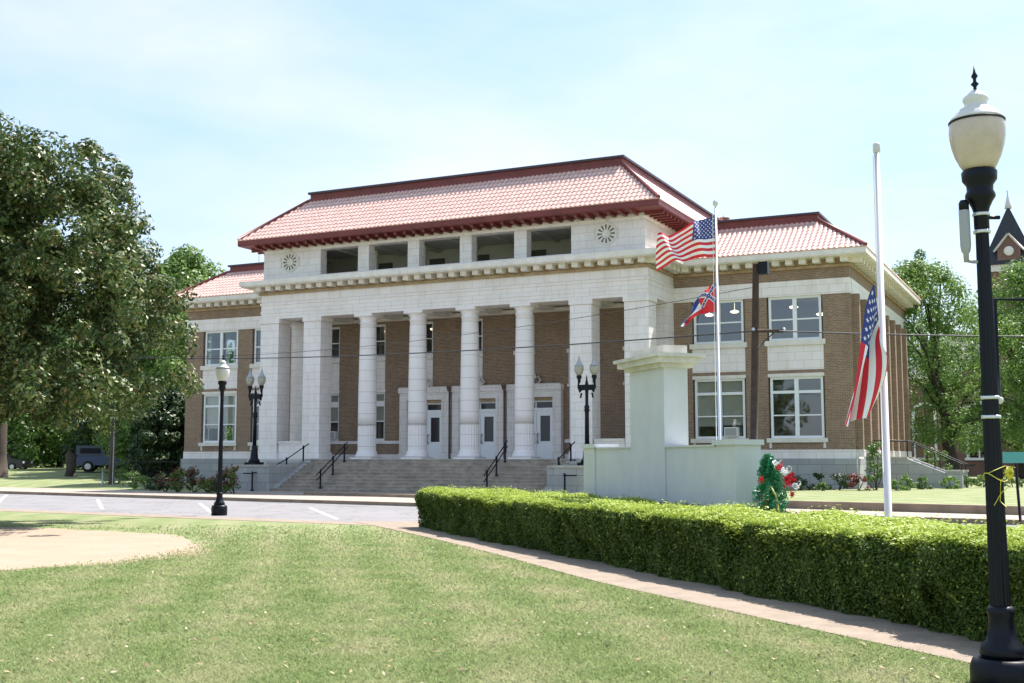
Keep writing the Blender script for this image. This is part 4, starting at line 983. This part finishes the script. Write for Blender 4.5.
def tree(name, label, cat, base_, h, crown_z0, prof, leaf, nclump, per, lsize, rcl, trunk_r=.25, group=None, aspect=.5, lean=(0, 0), limbs=9, seed=1, lobes=0, fill=.35, yscale=1.0, rough=0):
    """prof: list of (height fraction 0..1 in crown, radius)"""
    global rng
    old = rng; rng = np.random.default_rng(seed); rnd = random.Random(seed)
    bx, by, bz = base_
    o = empty(name, base_, label, cat, group)
    fr_ = [p[0] for p in prof]; rd = [p[1] for p in prof]
    cz = crown_z0+(h-crown_z0)*rng.uniform(0, 1, nclump)**.9; t = (cz-crown_z0)/(h-crown_z0)
    R_ = np.interp(t, fr_, rd); an = rng.uniform(0, 2*math.pi, nclump)
    k = np.where(rng.uniform(0, 1, nclump) < fill, rng.uniform(.1, .8, nclump), rng.uniform(.78, 1.0, nclump))
    if lobes: R_ = R_*(1+.16*np.sin(lobes*an+seed)+.1*np.sin((lobes+2)*an+t*5))
    if rough: R_ = R_*(1+rng.normal(0, rough, nclump)*.6); cz = cz+rng.normal(0, rough*2.5, nclump)*(t > .8)
    lx = lean[0]*t; ly = lean[1]*t
    rc = rcl*rng.uniform(.6, 1.3, nclump)
    cs = np.stack([bx+lx+np.cos(an)*np.maximum(R_*k-rc*.5, 0), by+ly+np.sin(an)*np.maximum(R_*k-rc*.5, 0)*yscale, bz+cz, rc], 1)
    P, d = clump_points(cs, per)
    V = leaves(P, lsize, aspect, Nrm=d+np.array([0, 0, .35]), nb=.55)
    fastmesh('crown', V, 4, [LEAF[leaf]], parent=o)
    tb = MB(); top = Vector((bx+lean[0]*.7, by+lean[1]*.7, bz+h*.82)); b0 = Vector((bx, by, bz-.1)); n = 8
    pts = [b0.lerp(top, i/n)+Vector((rnd.uniform(-.1, .1), rnd.uniform(-.1, .1), 0))*(i > 0)*trunk_r*3 for i in range(n+1)]
    tb.tube(pts, [trunk_r*(1.35 if i == 0 else 1)*(1-i/n*.85) for i in range(n+1)], 10)
    for i in range(limbs):
        j = rnd.randrange(len(cs)); e_ = Vector(cs[j][:3]); zb = max(crown_z0*.7, min(h*.7, (e_.z-bz)*rnd.uniform(.45, .7))); s = b0.lerp(top, (zb+.1)/(h*.82+.1))
        m_ = s.lerp(e_, .5)+Vector((0, 0, .12*(e_-s).length)); r0 = trunk_r*.42
        tb.tube([s, s.lerp(m_, .5)+Vector((0, 0, .03)), m_, e_], [r0, r0*.75, r0*.5, r0*.15], 7)
    tb.build('trunk', M['bark'], o)
    rng = old; return o
# near magnolia, trunk just off the left edge
mx0, my0 = at(-24, 28.3)
tree('magnolia_tree', 'large glossy dark magnolia at the left overhanging the road', 'tree', (mx0, my0, 0), 9.25, 2.6,
     [(0, 4.1), (.12, 4.5), (.3, 4.6), (.45, 4.55), (.58, 4.3), (.7, 4.0), (.8, 3.7), (.9, 3.4), (1, 2.9)], 'magnolia', 1150, 180, .14, .44, .26, seed=8, limbs=9, lobes=5, fill=.42, aspect=.5, rough=.13)
# background trees, left
for (px, D, top, r_, lf, z0, sd, lb) in (
    (180, 92, 254, 6.2, 'bright', 1.5, 11, 'bright green tree rising directly behind the left end of the courthouse'),
    (150, 84, 285, 4.6, 'bright', .8, 12, 'mid green tree between the magnolia and the left wing of the courthouse'),
    (128, 100, 330, 6, 'dark', .5, 13, 'dark tree standing right behind the parked blue truck'),
    (60, 112, 330, 8, 'mid', .5, 14, 'broad dark tree in the far background, right of the parked black car'),
    (-5, 104, 320, 8, 'mid', .5, 15, 'far tree behind the parked black car at the left edge'),
    (95, 140, 300, 10, 'bright', .6, 16, 'most distant tree of the left background, above the blue truck'),
    (20, 150, 290, 12, 'dark', .6, 17, 'tall far tree hidden behind the magnolia crown'),
    (170, 78, 395, 3.0, 'dark', .3, 18, 'low dark tree touching the left corner of the courthouse')):
    x, y = at(px, D); z = .75 if px < 120 else .5; h = zat(top, D)-z
    tree('background_tree', lb, 'tree', (x, y, z), h, z0, [(0, r_*.75), (.2, r_), (.5, r_*.95), (.75, r_*.7), (.92, r_*.4), (1, r_*.15)], lf, 150, 170, D*.0042, r_*.23, .28, 'trees behind the left lawn', seed=sd, lobes=3, limbs=8)
# right background trees
for (px, D, top, r_, lf, z0, sd, lb, n_, ln) in (
    (953, 72, 262, 5.6, 'bright', 2.6, 21, 'bright leafy tree with leaning trunk right of the courthouse', 290, (-1.6, 0)),
    (1022, 78, 268, 6.0, 'bright', 1.8, 22, 'bright leafy tree at the right edge under the church tower', 290, (.5, 0)),
    (1050, 70, 300, 4.0, 'mid', 2.5, 23, 'green tree cut by the right edge behind the bracket', 110, (0, 0)),
    (905, 120, 330, 5, 'mid', 1.0, 24, 'distant tree seen just past the courthouse back corner', 90, (0, 0))):
    x, y = at(px, D); z = .3; h = zat(top, D)-z
    tree('leafy_tree', lb, 'tree', (x, y, z), h, z0, [(0, r_*.7), (.2, r_), (.45, r_*.95), (.7, r_*.75), (.9, r_*.45), (1, r_*.2)], lf, n_, 110, .22, r_*.15, .42 if px < 1000 else .3, 'trees on the right lawn', seed=sd, lobes=3, limbs=14, lean=ln, fill=.45)
x, y = at(927, 84); tree('sapling', 'thin young shoots poking above the bright tree beside the courthouse cornice', 'tree', (x, y, .3), zat(250, 84)-.3, 8, [(0, 1.6), (.5, 1.1), (1, .15)], 'mid', 30, 60, .22, .5, .12, seed=31, limbs=6)
# stump
sx, sy = at(71, 82); o = empty('tree_stump', (sx, sy, .55), 'broken dark tree trunk standing on the left lawn', 'tree stump')
mb = MB(); mb.tube([(sx, sy, .4), (sx+.05, sy, 1.0), (sx-.05, sy, 1.9), (sx, sy, 2.3)], [.42, .33, .36, .2], 10); mb.build('trunk', M['bark'], o)
mb = MB(); mb.tube([(sx+.1, sy, 1.2), (sx+.7, sy-.1, 1.9)], [.12, .04], 7); mb.build('branch', M['bark'], o)
ox, oy = at(-3, 80); o = empty('old_tree', (ox, oy, .5), 'thick dark trunk at the left edge beside the black car', 'tree trunk')
mb = MB(); mb.tube([(ox, oy, .3), (ox, oy, 2), (ox+.1, oy, 4.5), (ox-.3, oy, 8)], [.8, .6, .5, .35], 12); mb.build('trunk', M['bark'], o)
mb = MB(); mb.tube([(ox+.1, oy, 4.4), (ox+1.4, oy, 7)], [.3, .15], 8); mb.build('branch', M['bark'], o)

def shrub(name, label, x, y, z, rx, ry, h, leaf, n, ls, seed, group=None, cat='shrub', flowers=None):
    global rng
    old = rng; rng = np.random.default_rng(seed)
    o = empty(name, (x, y, z), label, cat, group)
    nc = max(8, int(n/45)); a_ = rng.uniform(0, 2*math.pi, nc); k = rng.uniform(0, 1, nc)**.5; zz = rng.uniform(.12, 1, nc)
    w_ = np.sqrt(np.maximum(0.05, 1-(zz*.95)**2.2))
    cs = np.stack([x+np.cos(a_)*k*rx*w_*.85, y+np.sin(a_)*k*ry*w_*.85, z+zz*h*.88, np.full(nc, min(rx, h)*.24)], 1)
    P, d = clump_points(cs, 45); V = leaves(P, ls, .5, Nrm=d+np.array([0, 0, .3]), nb=.5)
    fastmesh('foliage', V, 4, [LEAF[leaf]], parent=o)
    if flowers:
        q = rng.choice(len(P), min(len(P), flowers), replace=False); V = leaves(P[q]+d[q]*.05+np.array([0, 0, .08]), ls*.9, .9); fastmesh('flowers', V, 4, [LEAF['red']], parent=o)
    st_ = MB()
    for i in range(4): j = rng.integers(nc); st_.tube([(x, y, z-.05), tuple(cs[j][:3])], [.03, .012], 5)
    st_.build('stem', M['bark'], o); rng = old; return o
# left flower bed
for i, px in enumerate((166, 180, 194, 209, 223, 235)):
    D = 56.5-.5*i; x, y = at(px, D)
    shrub('flowering_shrub', ['red flowering shrub farthest left in the bed by the left wing', 'second red flowering shrub from the left along the left wing', 'red flowering shrub under the left edge of the left window', 'red flowering shrub just left of the single lamp post', 'red flowering shrub just right of the single lamp post', 'red flowering shrub against the left stair block'][i], x, y, gh(x, y)-.02, .75, .6, 1.0+.15*(i % 3), 'mid' if i % 2 else 'dark', 700, .12, 40+i, 'red flowering shrubs by the left wing', flowers=150)
for i, (px, D, s, lf) in enumerate(((133, 62, .9, 'mid'), (147, 60, .8, 'bright'), (157, 59, .8, 'dark'), (118, 66, 1.0, 'mid'))):
    x, y = at(px, D); shrub('low_shrub', ['rounded shrub on the left lawn just right of the blue truck', 'pale yellow-green shrub on the lawn left of the courthouse', 'dark shrub in front of the fence left of the courthouse', 'low shrub in front of the blue truck'][i], x, y, gh(x, y), s, s, s*.9, lf, 500, .12, 60+i, 'low shrubs on the left lawn')
# right bed
for i, (px, D, rx, h, lf, fl, lb, nm) in enumerate((
    (800, 50.5, .7, .75, 'dark', 0, 'low dark shrub below the right wing beside the green memorial spray', 'low_shrub'),
    (818, 51, .5, .8, 'dark', 0, 'dark shrub left of the reddish one along the right wing foundation', 'low_shrub'),
    (838, 50.8, .7, .9, 'dark', 0, 'dark shrub with uneven top near the right corner', 'low_shrub'),
    (857, 50, .6, .95, 'red', 0, 'dark red leaved shrub at the building corner', 'red_shrub'),
    (875, 51, .75, 2.3, 'mid', 0, 'tall upright green shrub behind the white flagpole', 'tall_shrub'),
    (822, 49.8, .3, .4, 'bright', 0, 'tiny pale green plant on the lawn edge below the right wing', 'low_shrub'),
    (897, 50, .6, .5, 'bright', 0, 'pale green low shrub just right of the white flagpole', 'low_shrub'),
    (908, 51, .5, .75, 'bright', 0, 'light green shrub in front of the side stairs', 'low_shrub'),
    (922, 52, .55, .6, 'mid', 0, 'small green shrub below the side stair cheek', 'low_shrub'),
    (935, 60, 1.1, 2.2, 'mid', 0, 'large green bush behind the side stairs', 'tall_shrub'),
    (950, 53, .6, .6, 'bright', 0, 'light green shrub at the foot of the side stairs', 'low_shrub'),
    (966, 55, .7, .6, 'mid', 0, 'green shrub between the side stairs and the nearest lamp', 'low_shrub'),
    (982, 56, .7, .6, 'bright', 0, 'low green shrub seen behind the nearest lamp post', 'low_shrub'),
    (1012, 56, .9, .55, 'mid', 0, 'low wide shrub at the right edge under the church wall', 'low_shrub'))):
    x, y = at(px, D); shrub(nm, lb, x, y, gh(x, y)-.03, rx, rx, h, lf, 500 if h < 1 else 1500, .11, 80+i, 'shrubs along the right wing', flowers=fl)

# ---- hedges
def hedge(name, label, P0, P1, w, h, nleaf, ls, seed, wob=.05):
    """front line P0->P1 (ground), width w to the back"""
    global rng
    old = rng; rng = np.random.default_rng(seed)
    P0, P1 = np.array(P0), np.array(P1); d = P1-P0; Ln = np.linalg.norm(d); d = d/Ln; b = np.array([d[1], -d[0]])
    if b @ np.array([.7, .7]) < 0: b = -b
    def bump(s, t, c): return wob*(np.sin(s*2.1+c)+.6*np.sin(s*4.7+t*3+c*2)+.5*np.sin(s*9+c))
    mb = MB(); n = int(Ln/.25)
    sec = [(.24, 0), (.22, h*.5), (.22, h*.72), (.32, h*.82), (w*.5, h*.86), (w-.32, h*.82), (w-.22, h*.7), (w-.24, 0)]
    k0 = len(mb.v)
    for i in range(n+1):
        s = Ln*i/n; e_ = min(1, min(s, Ln-s)/.25+.5)
        for j, (o_, z) in enumerate(sec):
            oo = w/2+(o_-w/2)*e_; q = P0+d*s+b*(oo+bump(s, z, j*.3)*(.6 if z else 0)); mb.v.append((q[0], q[1], max(0, z*(.9+.1*e_)+bump(s, o_, 9)*.35*(z > 0)-.03)))
    m_ = len(sec)
    for i in range(n):
        for j in range(m_-1): a = k0+i*m_+j; mb.f.append((a, a+1, a+m_+1, a+m_)); mb.m.append(0); mb.sm.append(True)
    mb.f.append(tuple(k0+j for j in range(m_))); mb.m.append(0); mb.sm.append(False)
    mb.f.append(tuple(k0+n*m_+j for j in reversed(range(m_)))); mb.m.append(0); mb.sm.append(False)
    core = mb
    # leaves on front, top, back, ends; near end denser
    N_ = nleaf; s = Ln*rng.uniform(0, 1, N_)**1.0
    face = rng.choice(4, N_, p=[.47, .40, .07, .06]); u = rng.uniform(0, 1, N_); dep = np.abs(rng.normal(0, .07, N_))*1.0-.02
    big = .09*np.sin(s*1.3+1)*np.sin(u*5+s*.7)+.05*np.sin(s*3.3+u*7)+.05*np.sin(s*7.9+u*3)*(np.sin(s*2.3)+.4)+.02*np.sin(s*17+u*9)
    P = np.zeros((N_, 3)); Nn = np.zeros((N_, 3))
    f_ = face == 0; z = u*h; rd = np.where(u > .86, (u-.86)*h*.9, 0)
    P[f_, :2] = (P0+d*s[:, None]+b*(dep+big+rd+.02)[:, None])[f_]; P[f_, 2] = z[f_]; Nn[f_, :2] = -b; Nn[f_, 2] = .25
    f_ = face == 1; P[f_, :2] = (P0+d*s[:, None]+b*(u*w)[:, None])[f_]; P[f_, 2] = (h-dep-.06*(np.abs(u-.5)*2)**6+big*.45)[f_]; Nn[f_, 2] = 1
    f_ = face == 2; P[f_, :2] = (P0+d*s[:, None]+b*(w-dep)[:, None])[f_]; P[f_, 2] = z[f_]; Nn[f_, :2] = b
    f_ = face == 3; e2 = np.where(rng.uniform(0, 1, N_) < .5, 0., Ln); z2 = rng.uniform(0, 1, N_)*h
    P[f_, :2] = (P0+d*(e2+np.where(e2 == 0, dep, -dep)+np.where(e2 == 0, 1, -1)*.10*(1-np.minimum(1, z2/h*2)))[:, None]+b*(u*w)[:, None])[f_]; P[f_, 2] = z2[f_]
    Nn[f_, :2] = np.where(e2 == 0, -1, 1)[f_][:, None]*d
    tw = rng.uniform(0, 1, N_) < .035; P[tw] += Nn[tw]*rng.uniform(0, .09, tw.sum())[:, None]
    V = leaves(P, ls, .55, Nrm=Nn, nb=.42); q_ = face == 1; V[q_] = leaves(P[q_], ls, .6, Nrm=Nn[q_], nb=.62)
    mi = ((face == 1) | ((face == 0) & (u > .93)) | (rng.uniform(0, 1, N_) < .04)).astype(np.int32)  # sunlit leaf colour on the top, upper front edge and stray leaves
    o = empty(name, (*((P0+P1)/2+b*w/2), 0), label, 'hedge')
    core.build('hedge_core', M['hcore'], o); fastmesh('foliage', V, 4, [LEAF['hedge'], LEAF['sunlit']], mi, parent=o); rng = old
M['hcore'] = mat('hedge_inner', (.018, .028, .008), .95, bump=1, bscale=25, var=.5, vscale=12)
ha = gpt(418, 526.5); hb = gpt(926, 628)
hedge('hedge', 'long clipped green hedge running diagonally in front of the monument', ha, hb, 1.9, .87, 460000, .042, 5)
va = np.array(hb)-np.array(ha); va = va/np.linalg.norm(va); bb_ = np.array([-va[1], va[0]]); bb_ = bb_ if bb_@np.array([.7, .7]) > 0 else -bb_
h2 = np.array(hb)+va*.03-bb_*.10
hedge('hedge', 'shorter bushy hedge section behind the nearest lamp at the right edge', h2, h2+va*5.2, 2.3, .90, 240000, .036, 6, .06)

# ---- memorial spray (artificial tree with red bows)
wx, wy = at(771, 17.6); wr = empty('memorial_spray', (wx, wy, 0), 'green artificial evergreen spray with red bows and white ribbons beside the monument', 'flower arrangement')
ztop = zat(455, 17.6)
n = 5200; t = rng.uniform(0, 1, n)**1.1; rad = (1-t)**.7*.27+.04; an = rng.uniform(0, 2*math.pi, n); lob = 1+.35*np.sin(an*3+t*11)+.25*np.sin(an*7-t*23)
P = np.stack([wx+np.cos(an)*rad*lob*rng.uniform(.55, 1, n)-.04*t, wy+np.sin(an)*rad*lob*rng.uniform(.55, 1, n), .42+t*(ztop-.42)], 1)
fastmesh('branches', leaves(P, .085, .22, Nrm=np.stack([np.cos(an), np.sin(an), np.full(n, .6)], 1), nb=.35), 4, [LEAF['fir']], parent=wr)
mb = MB(); mb.tube([(wx, wy, 0), (wx-.03, wy, ztop-.1)], [.04, .015], 8)
for k in range(3): a_ = 2.1*k; mb.tube([(wx, wy, .5), (wx+.35*math.cos(a_), wy+.35*math.sin(a_), 0)], .015, 6)
mb.build('stand', M['pole'], wr)
def bloom(c, r_, m_, name, k=60):
    P_ = np.array(c)+rng.normal(0, r_*.42, (k, 3)); V_ = leaves(P_, r_*.75, .55, Nrm=(P_-np.array(c))/r_, nb=.4); fastmesh(name, V_, 4, [m_], parent=wr)
def curl(c, r_, name):
    q = MB()
    for k in range(4):
        t0 = random.uniform(0, 6.28); c_ = Vector(c)+rdir*random.uniform(-.5, .5)*r_+Vector((0, 0, random.uniform(-.5, .5)*r_))
        q.tube([c_+rdir*math.cos(t0+t*.7)*r_*(.35+.08*t)+Vector((0, 0, math.sin(t0+t*.7)*r_*(.35+.08*t)))-fdir*.015*t for t in range(7)], .006, 4)
    q.build(name, M['white'], wr)
b0 = Vector((wx, wy, 0))-fdir*.2
bloom(b0+rdir*.22+Vector((0, 0, zat(479, 17.6))), .11, M['red'], 'red_bow', 90); bloom(b0+rdir*.07+Vector((0, 0, zat(467, 17.6))), .06, M['red'], 'red_bow')
bloom(b0+rdir*.26+Vector((0, 0, zat(493, 17.6))), .05, M['red'], 'red_bow'); bloom(b0-rdir*.20+Vector((0, 0, zat(479, 17.6))), .05, M['red'], 'red_bow')
curl(b0+rdir*.17+Vector((0, 0, zat(471, 17.6))), .07, 'white_ribbon'); curl(b0+rdir*.31+Vector((0, 0, zat(485, 17.6))), .06, 'white_ribbon'); curl(b0+rdir*.02+Vector((0, 0, zat(462, 17.6))), .05, 'white_ribbon')
bloom(b0+rdir*.15+Vector((0, 0, zat(472, 17.6))), .07, M['white'], 'white_bloom', 50); bloom(b0+rdir*.33+Vector((0, 0, zat(486, 17.6))), .05, M['white'], 'white_bloom', 40)
mb = MB(); mb.tube([(b0.x-.1, b0.y, .75), (b0.x-.14, b0.y, 1.05), (b0.x-.06, b0.y, 1.2), (b0.x+.02, b0.y, 1.05), (b0.x+.06, b0.y, .7)], .02, 6); mb.build('streamer', mat('gold_streamer', (.45, .42, .12), .4), wr)

# ================================================================== FAR THINGS
# parked vehicles (side profile extruded, wheels, windows)
def vehicle(name, label, px, D, z, rot, profile, glassp, width, body, wheels, wr_=.36, cat='car'):
    x, y = at(px, D); o = empty(name, (x, y, z), label, cat, rz=rot); MM = Matrix.Translation((x, y, z)) @ Matrix.Rotation(rot, 4, 'Z')
    def ex(mb, pr, w0, w1, inset=0):
        n = len(pr); k = len(mb.v)
        for s_ in (-1, 1):
            for (a, b) in pr:
                ww = w0 if b < .95 else w0-(b-.95)*.28
                mb.v.append(tuple(MM @ Vector((a, s_*ww, b))))
        mb.f += [tuple(k+i for i in range(n)), tuple(k+n+i for i in reversed(range(n)))]+[(k+i, k+n+i, k+n+(i+1) % n, k+(i+1) % n) for i in range(n)]; mb.m += [0]*(n+2); mb.sm += [False]*(n+2)
    mb = MB(); ex(mb, profile, width/2, 0); bo = mb.build('body', body, o)
    gm = mat(name+'_glass', (.02, .025, .03), .08)
    mb = MB()
    for g_ in glassp: ex(mb, g_, width/2+.012, 0)
    mb.build('side_window', gm, bo)
    ty = mat(name+'_tyre', (.02, .02, .02), .9); ri = mat(name+'_rim', (.5, .5, .52), .3, metal=.7)
    for wx_ in wheels:
        for s_ in (-1, 1):
            q = MB(); q.lathe((0, 0, 0), [(wr_*.6, -.11), (wr_, -.09), (wr_, .09), (wr_*.6, .11)], 18)
            T = MM @ Matrix.Translation((wx_, s_*(width/2-.06), wr_)) @ Matrix.Rotation(R(90), 4, 'X'); q.v = [tuple(T @ Vector(v)) for v in q.v]; wo = q.build('wheel', ty, o)
            q = MB(); q.lathe((0, 0, 0), [(wr_*.55, -.125), (wr_*.55, .125)], 14); q.v = [tuple(T @ Vector(v)) for v in q.v]; q.build('rim', ri, wo)
    for s_ in (-1, 1):
        q = MB(); xe = max(p[0] for p in profile); q.box(xe-.03, xe+.02, s_*width*.36-.14, s_*width*.36+.14, .62, .78, 0, MM); q.build('headlight', M['whitepole'], o)
    return o
dg = R(YAW)
vehicle('parked_car', 'black sedan parked at the far left beyond the lawn', 3, 98, .62, dg-.12, [(-2.2, .3), (-2.2, .95), (-1.7, 1.05), (-1.1, 1.42), (.2, 1.44), (.95, 1.0), (1.9, .88), (2.2, .7), (2.2, .3)],
        [[(-1.5, 1.0), (-1.0, 1.36), (.12, 1.38), (.75, 1.0)]], 1.78, mat('black_car_paint', (.012, .013, .016), .2), (-1.35, 1.35), .34)
tk = vehicle('pickup_truck', 'dark blue pickup truck with a dark camper cap parked behind the wooden pole', 112, 90, .62, dg+.2, [(-2.6, .5), (-2.6, 1.15), (-2.5, 1.2), (-.35, 1.2), (-.3, 1.85), (.75, 1.85), (1.25, 1.25), (2.5, 1.12), (2.55, .5)],
        [[(-.15, 1.25), (-.1, 1.72), (.65, 1.72), (1.0, 1.25)]], 2.0, mat('blue_truck_paint', (.02, .04, .10), .25), (-1.6, 1.6), .42, 'truck')
T_ = Matrix.Translation(tk.location) @ Matrix.Rotation(tk.rotation_euler.z, 4, 'Z')
mb = MB(); mb.box(-2.5, -.38, -.9, .9, 1.21, 2.0, 0, T_); cpn = mb.build('camper_cap', mat('camper_cap_paint', (.05, .07, .10), .4), tk)
mb = MB(); mb.box(-2.2, -.7, -.92, .92, 1.4, 1.8, 0, T_); mb.build('cap_window', M['black'], cpn)
# fence left of the courthouse
fx = empty('iron_fence', (*at(158, 62), .3), 'low dark iron fence left of the courthouse', 'fence')
A_, B_ = Vector((*at(133, 64), .3)), Vector((*at(181, 61), .3)); mb = MB(); bars = MB()
for z in (.15, 1.15): mb.tube([A_+Vector((0, 0, z)), B_+Vector((0, 0, z))], .025, 5)
mb.build('rail', M['black'], fx)
for i in range(34): p = A_.lerp(B_, i/33); bars.tube([p, p+Vector((0, 0, 1.3))], .014, 4)
bars.build('pickets', M['black'], fx)

# church on the right, far
cx0, cy0 = at(905, 96); CH = empty('church', (cx0+10, cy0, .3), 'red brick church with white arched windows and dark pointed tower at the right', 'building')
yc = cy0; xa, xb = cx0-1.5, cx0+30
wins = [(cx0+1.6+4.1*k) for k in range(7)]
mb = MB(); wall(mb, xa, xb, .0, 8.2, yc, yc+.4, [(w_-.95, w_+.95, 1.7, 6.2) for w_ in wins]); mb.box(xa, xa+.4, yc+.4, yc+12, 0, 8.2); mb.build('brick_wall', M['churchbrick'], CH)
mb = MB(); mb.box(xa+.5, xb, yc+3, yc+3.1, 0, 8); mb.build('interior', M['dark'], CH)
for w_ in wins:
    mb = MB(); R0 = .95
    for s_ in (-1, 1): a, b = sorted((w_+s_*.95, w_+s_*.75)); mb.box(a, b, yc-.08, yc+.3, 1.7, 5.25)
    for i in range(10):
        t0, t1 = math.pi*i/10, math.pi*(i+1)/10
        pts = [(w_+r_*math.cos(t), 5.25+r_*math.sin(t)) for r_, t in ((.75, t0), (.97, t0), (.97, t1), (.75, t1))]
        mb.face([(u, yc-.08, v) for u, v in pts][::-1]); mb.face([(pts[1][0], yc-.08, pts[1][1]), (pts[1][0], yc+.3, pts[1][1]), (pts[2][0], yc+.3, pts[2][1]), (pts[2][0], yc-.08, pts[2][1])])
        mb.face([(pts[0][0], yc-.08, pts[0][1]), (pts[0][0], yc+.3, pts[0][1]), (pts[3][0], yc+.3, pts[3][1]), (pts[3][0], yc-.08, pts[3][1])])
        q_ = pts[1], pts[2]; mb.face([(q_[0][0], yc-.01, q_[0][1]), (q_[1][0], yc-.01, q_[1][1]), (q_[1][0], yc-.01, 6.22), (q_[0][0], yc-.01, 6.22)], 1)
    mb.box(w_-.05, w_+.05, yc, yc+.2, 1.7, 5.25); mb.box(w_-.75, w_+.75, yc+.01, yc+.2, 3.6, 3.7); mb.box(w_-1.1, w_+1.1, yc-.12, yc+.3, 1.5, 1.7)
    o = mb.build('arched_window', [M['paint'], M['churchbrick']], CH); g2 = MB(); g2.face([(w_-.75, yc+.12, 1.7), (w_+.75, yc+.12, 1.7), (w_+.75, yc+.12, 6), (w_-.75, yc+.12, 6)]); g2.build('pane', M['glass'], o)
mb = MB(); mb.face([(xa-.5, yc-.5, 8.1), (xb, yc-.5, 8.1), (xb, yc+6, 12.4), (xa+5, yc+6, 12.4)]); mb.face([(xa-.5, yc-.5, 8.1), (xa+5, yc+6, 12.4), (xa-.5, yc+12.5, 8.1)]); mb.face([(xa-.5, yc+12.5, 8.1), (xa+5, yc+6, 12.4), (xb, yc+6, 12.4), (xb, yc+12.5, 8.1)]); mb.face([(xa-.5, yc-.5, 8.1), (xa-.5, yc+12.5, 8.1), (xb, yc+12.5, 8.1), (xb, yc-.5, 8.1)])
mb.build('roof', M['greyroof'], CH)
# gable
gx = wins[1]+1.8; mb = MB(); mb.face([(gx-4, yc-.2, 7.6), (gx+4, yc-.2, 7.6), (gx, yc-.2, 11.4)]); mb.build('gable', M['churchbrick'], CH)
mb = MB(); 
for s_ in (-1, 1): mb.tube([(gx+s_*4.3, yc-.35, 7.4), (gx, yc-.35, 11.6)], .16, 4)
mb.build('gable_trim', M['paint'], CH)
DT = 104; tx, ty_ = at(1019, DT); zb = zat(264, DT); zt_ = zat(201, DT); hw_ = 30/1171*DT*.86
mb = MB(); mb.box(tx-hw_+.4, tx+hw_-.4, ty_-hw_+.4, ty_+hw_-.4, 0, zb); mb.build('tower', M['churchbrick'], CH)
mb = MB(); mb.box(tx-hw_+.2, tx+hw_-.2, ty_-hw_+.2, ty_+hw_-.2, zb-.7, zb-.1); mb.build('tower_cornice', M['trim'], CH)
mb = MB(); k = [(tx-hw_, ty_-hw_, zb-.1), (tx+hw_, ty_-hw_, zb-.1), (tx+hw_, ty_+hw_, zb-.1), (tx-hw_, ty_+hw_, zb-.1)]; ap = (tx, ty_, zt_)
for i in range(4): mb.face([k[i], k[(i+1) % 4], ap])
mb.face(k[::-1]); rf = mb.build('tower_roof', M['darkroof'], CH)
mb = MB(); mb.lathe((tx, ty_, zt_-.3), [(.32, 0), (.22, .5), (.08, 1.1), (.03, 1.6), (.02, 1.9)], 10); mb.lathe((tx, ty_, zt_+1.2), [(.02, 0), (.1, .1), (.02, .2)], 8); mb.build('finial', M['whitepole'], rf)
dz = zb+.1; dy = ty_-hw_-.1
mb = MB(); mb.box(tx-.95, tx+.95, dy+.25, ty_, dz-.1, dz+1.3); mb.face([(tx-.95, dy+.25, dz+1.3), (tx+.95, dy+.25, dz+1.3), (tx, dy+.25, dz+2.3)]); dm = mb.build('dormer', M['churchbrick'], CH)
mb = MB()
for s_ in (-1, 1): mb.tube([(tx+s_*1.25, dy+.15, dz+.95), (tx, dy+.15, dz+2.5)], .1, 4)
mb.lathe((0, 0, 0), [(.3, -.1), (.42, -.1), (.42, .1), (.3, .1)], 18); T = Matrix.Translation((tx, dy+.2, dz+.95)) @ Matrix.Rotation(R(90), 4, 'X'); n0 = len(mb.v)-18*4
mb.v[n0:] = [tuple(T @ Vector(v)) for v in mb.v[n0:]]; mb.build('dormer_trim', M['trim'], dm)
mb = MB(); mb.face([(tx-1.3, dy, dz+.95), (tx, dy, dz+2.52), (tx, ty_-.5, dz+2.52), (tx-1.3, ty_-1.5, dz+.95)]); mb.face([(tx+1.3, dy, dz+.95), (tx, dy, dz+2.52), (tx, ty_-.5, dz+2.52), (tx+1.3, ty_-1.5, dz+.95)]); mb.build('dormer_roof', M['darkroof'], dm)
# far woods that close the horizon
n = 60000; an = rng.uniform(R(40), R(200), n); an = rng.uniform(R(30), R(175), n); rr_ = rng.uniform(170, 215, n); hh = (6+3*np.sin(an*23)+2*np.sin(an*61))*np.sqrt(rng.uniform(0, 1, n))+.5
P = np.stack([np.cos(an)*rr_, np.sin(an)*rr_, hh], 1)
tag(fastmesh('distant_woods', leaves(P, 1.3, .7, up=.4), 4, [LEAF['mid']]), 'distant band of woodland closing the horizon', 'woods', kind='stuff')
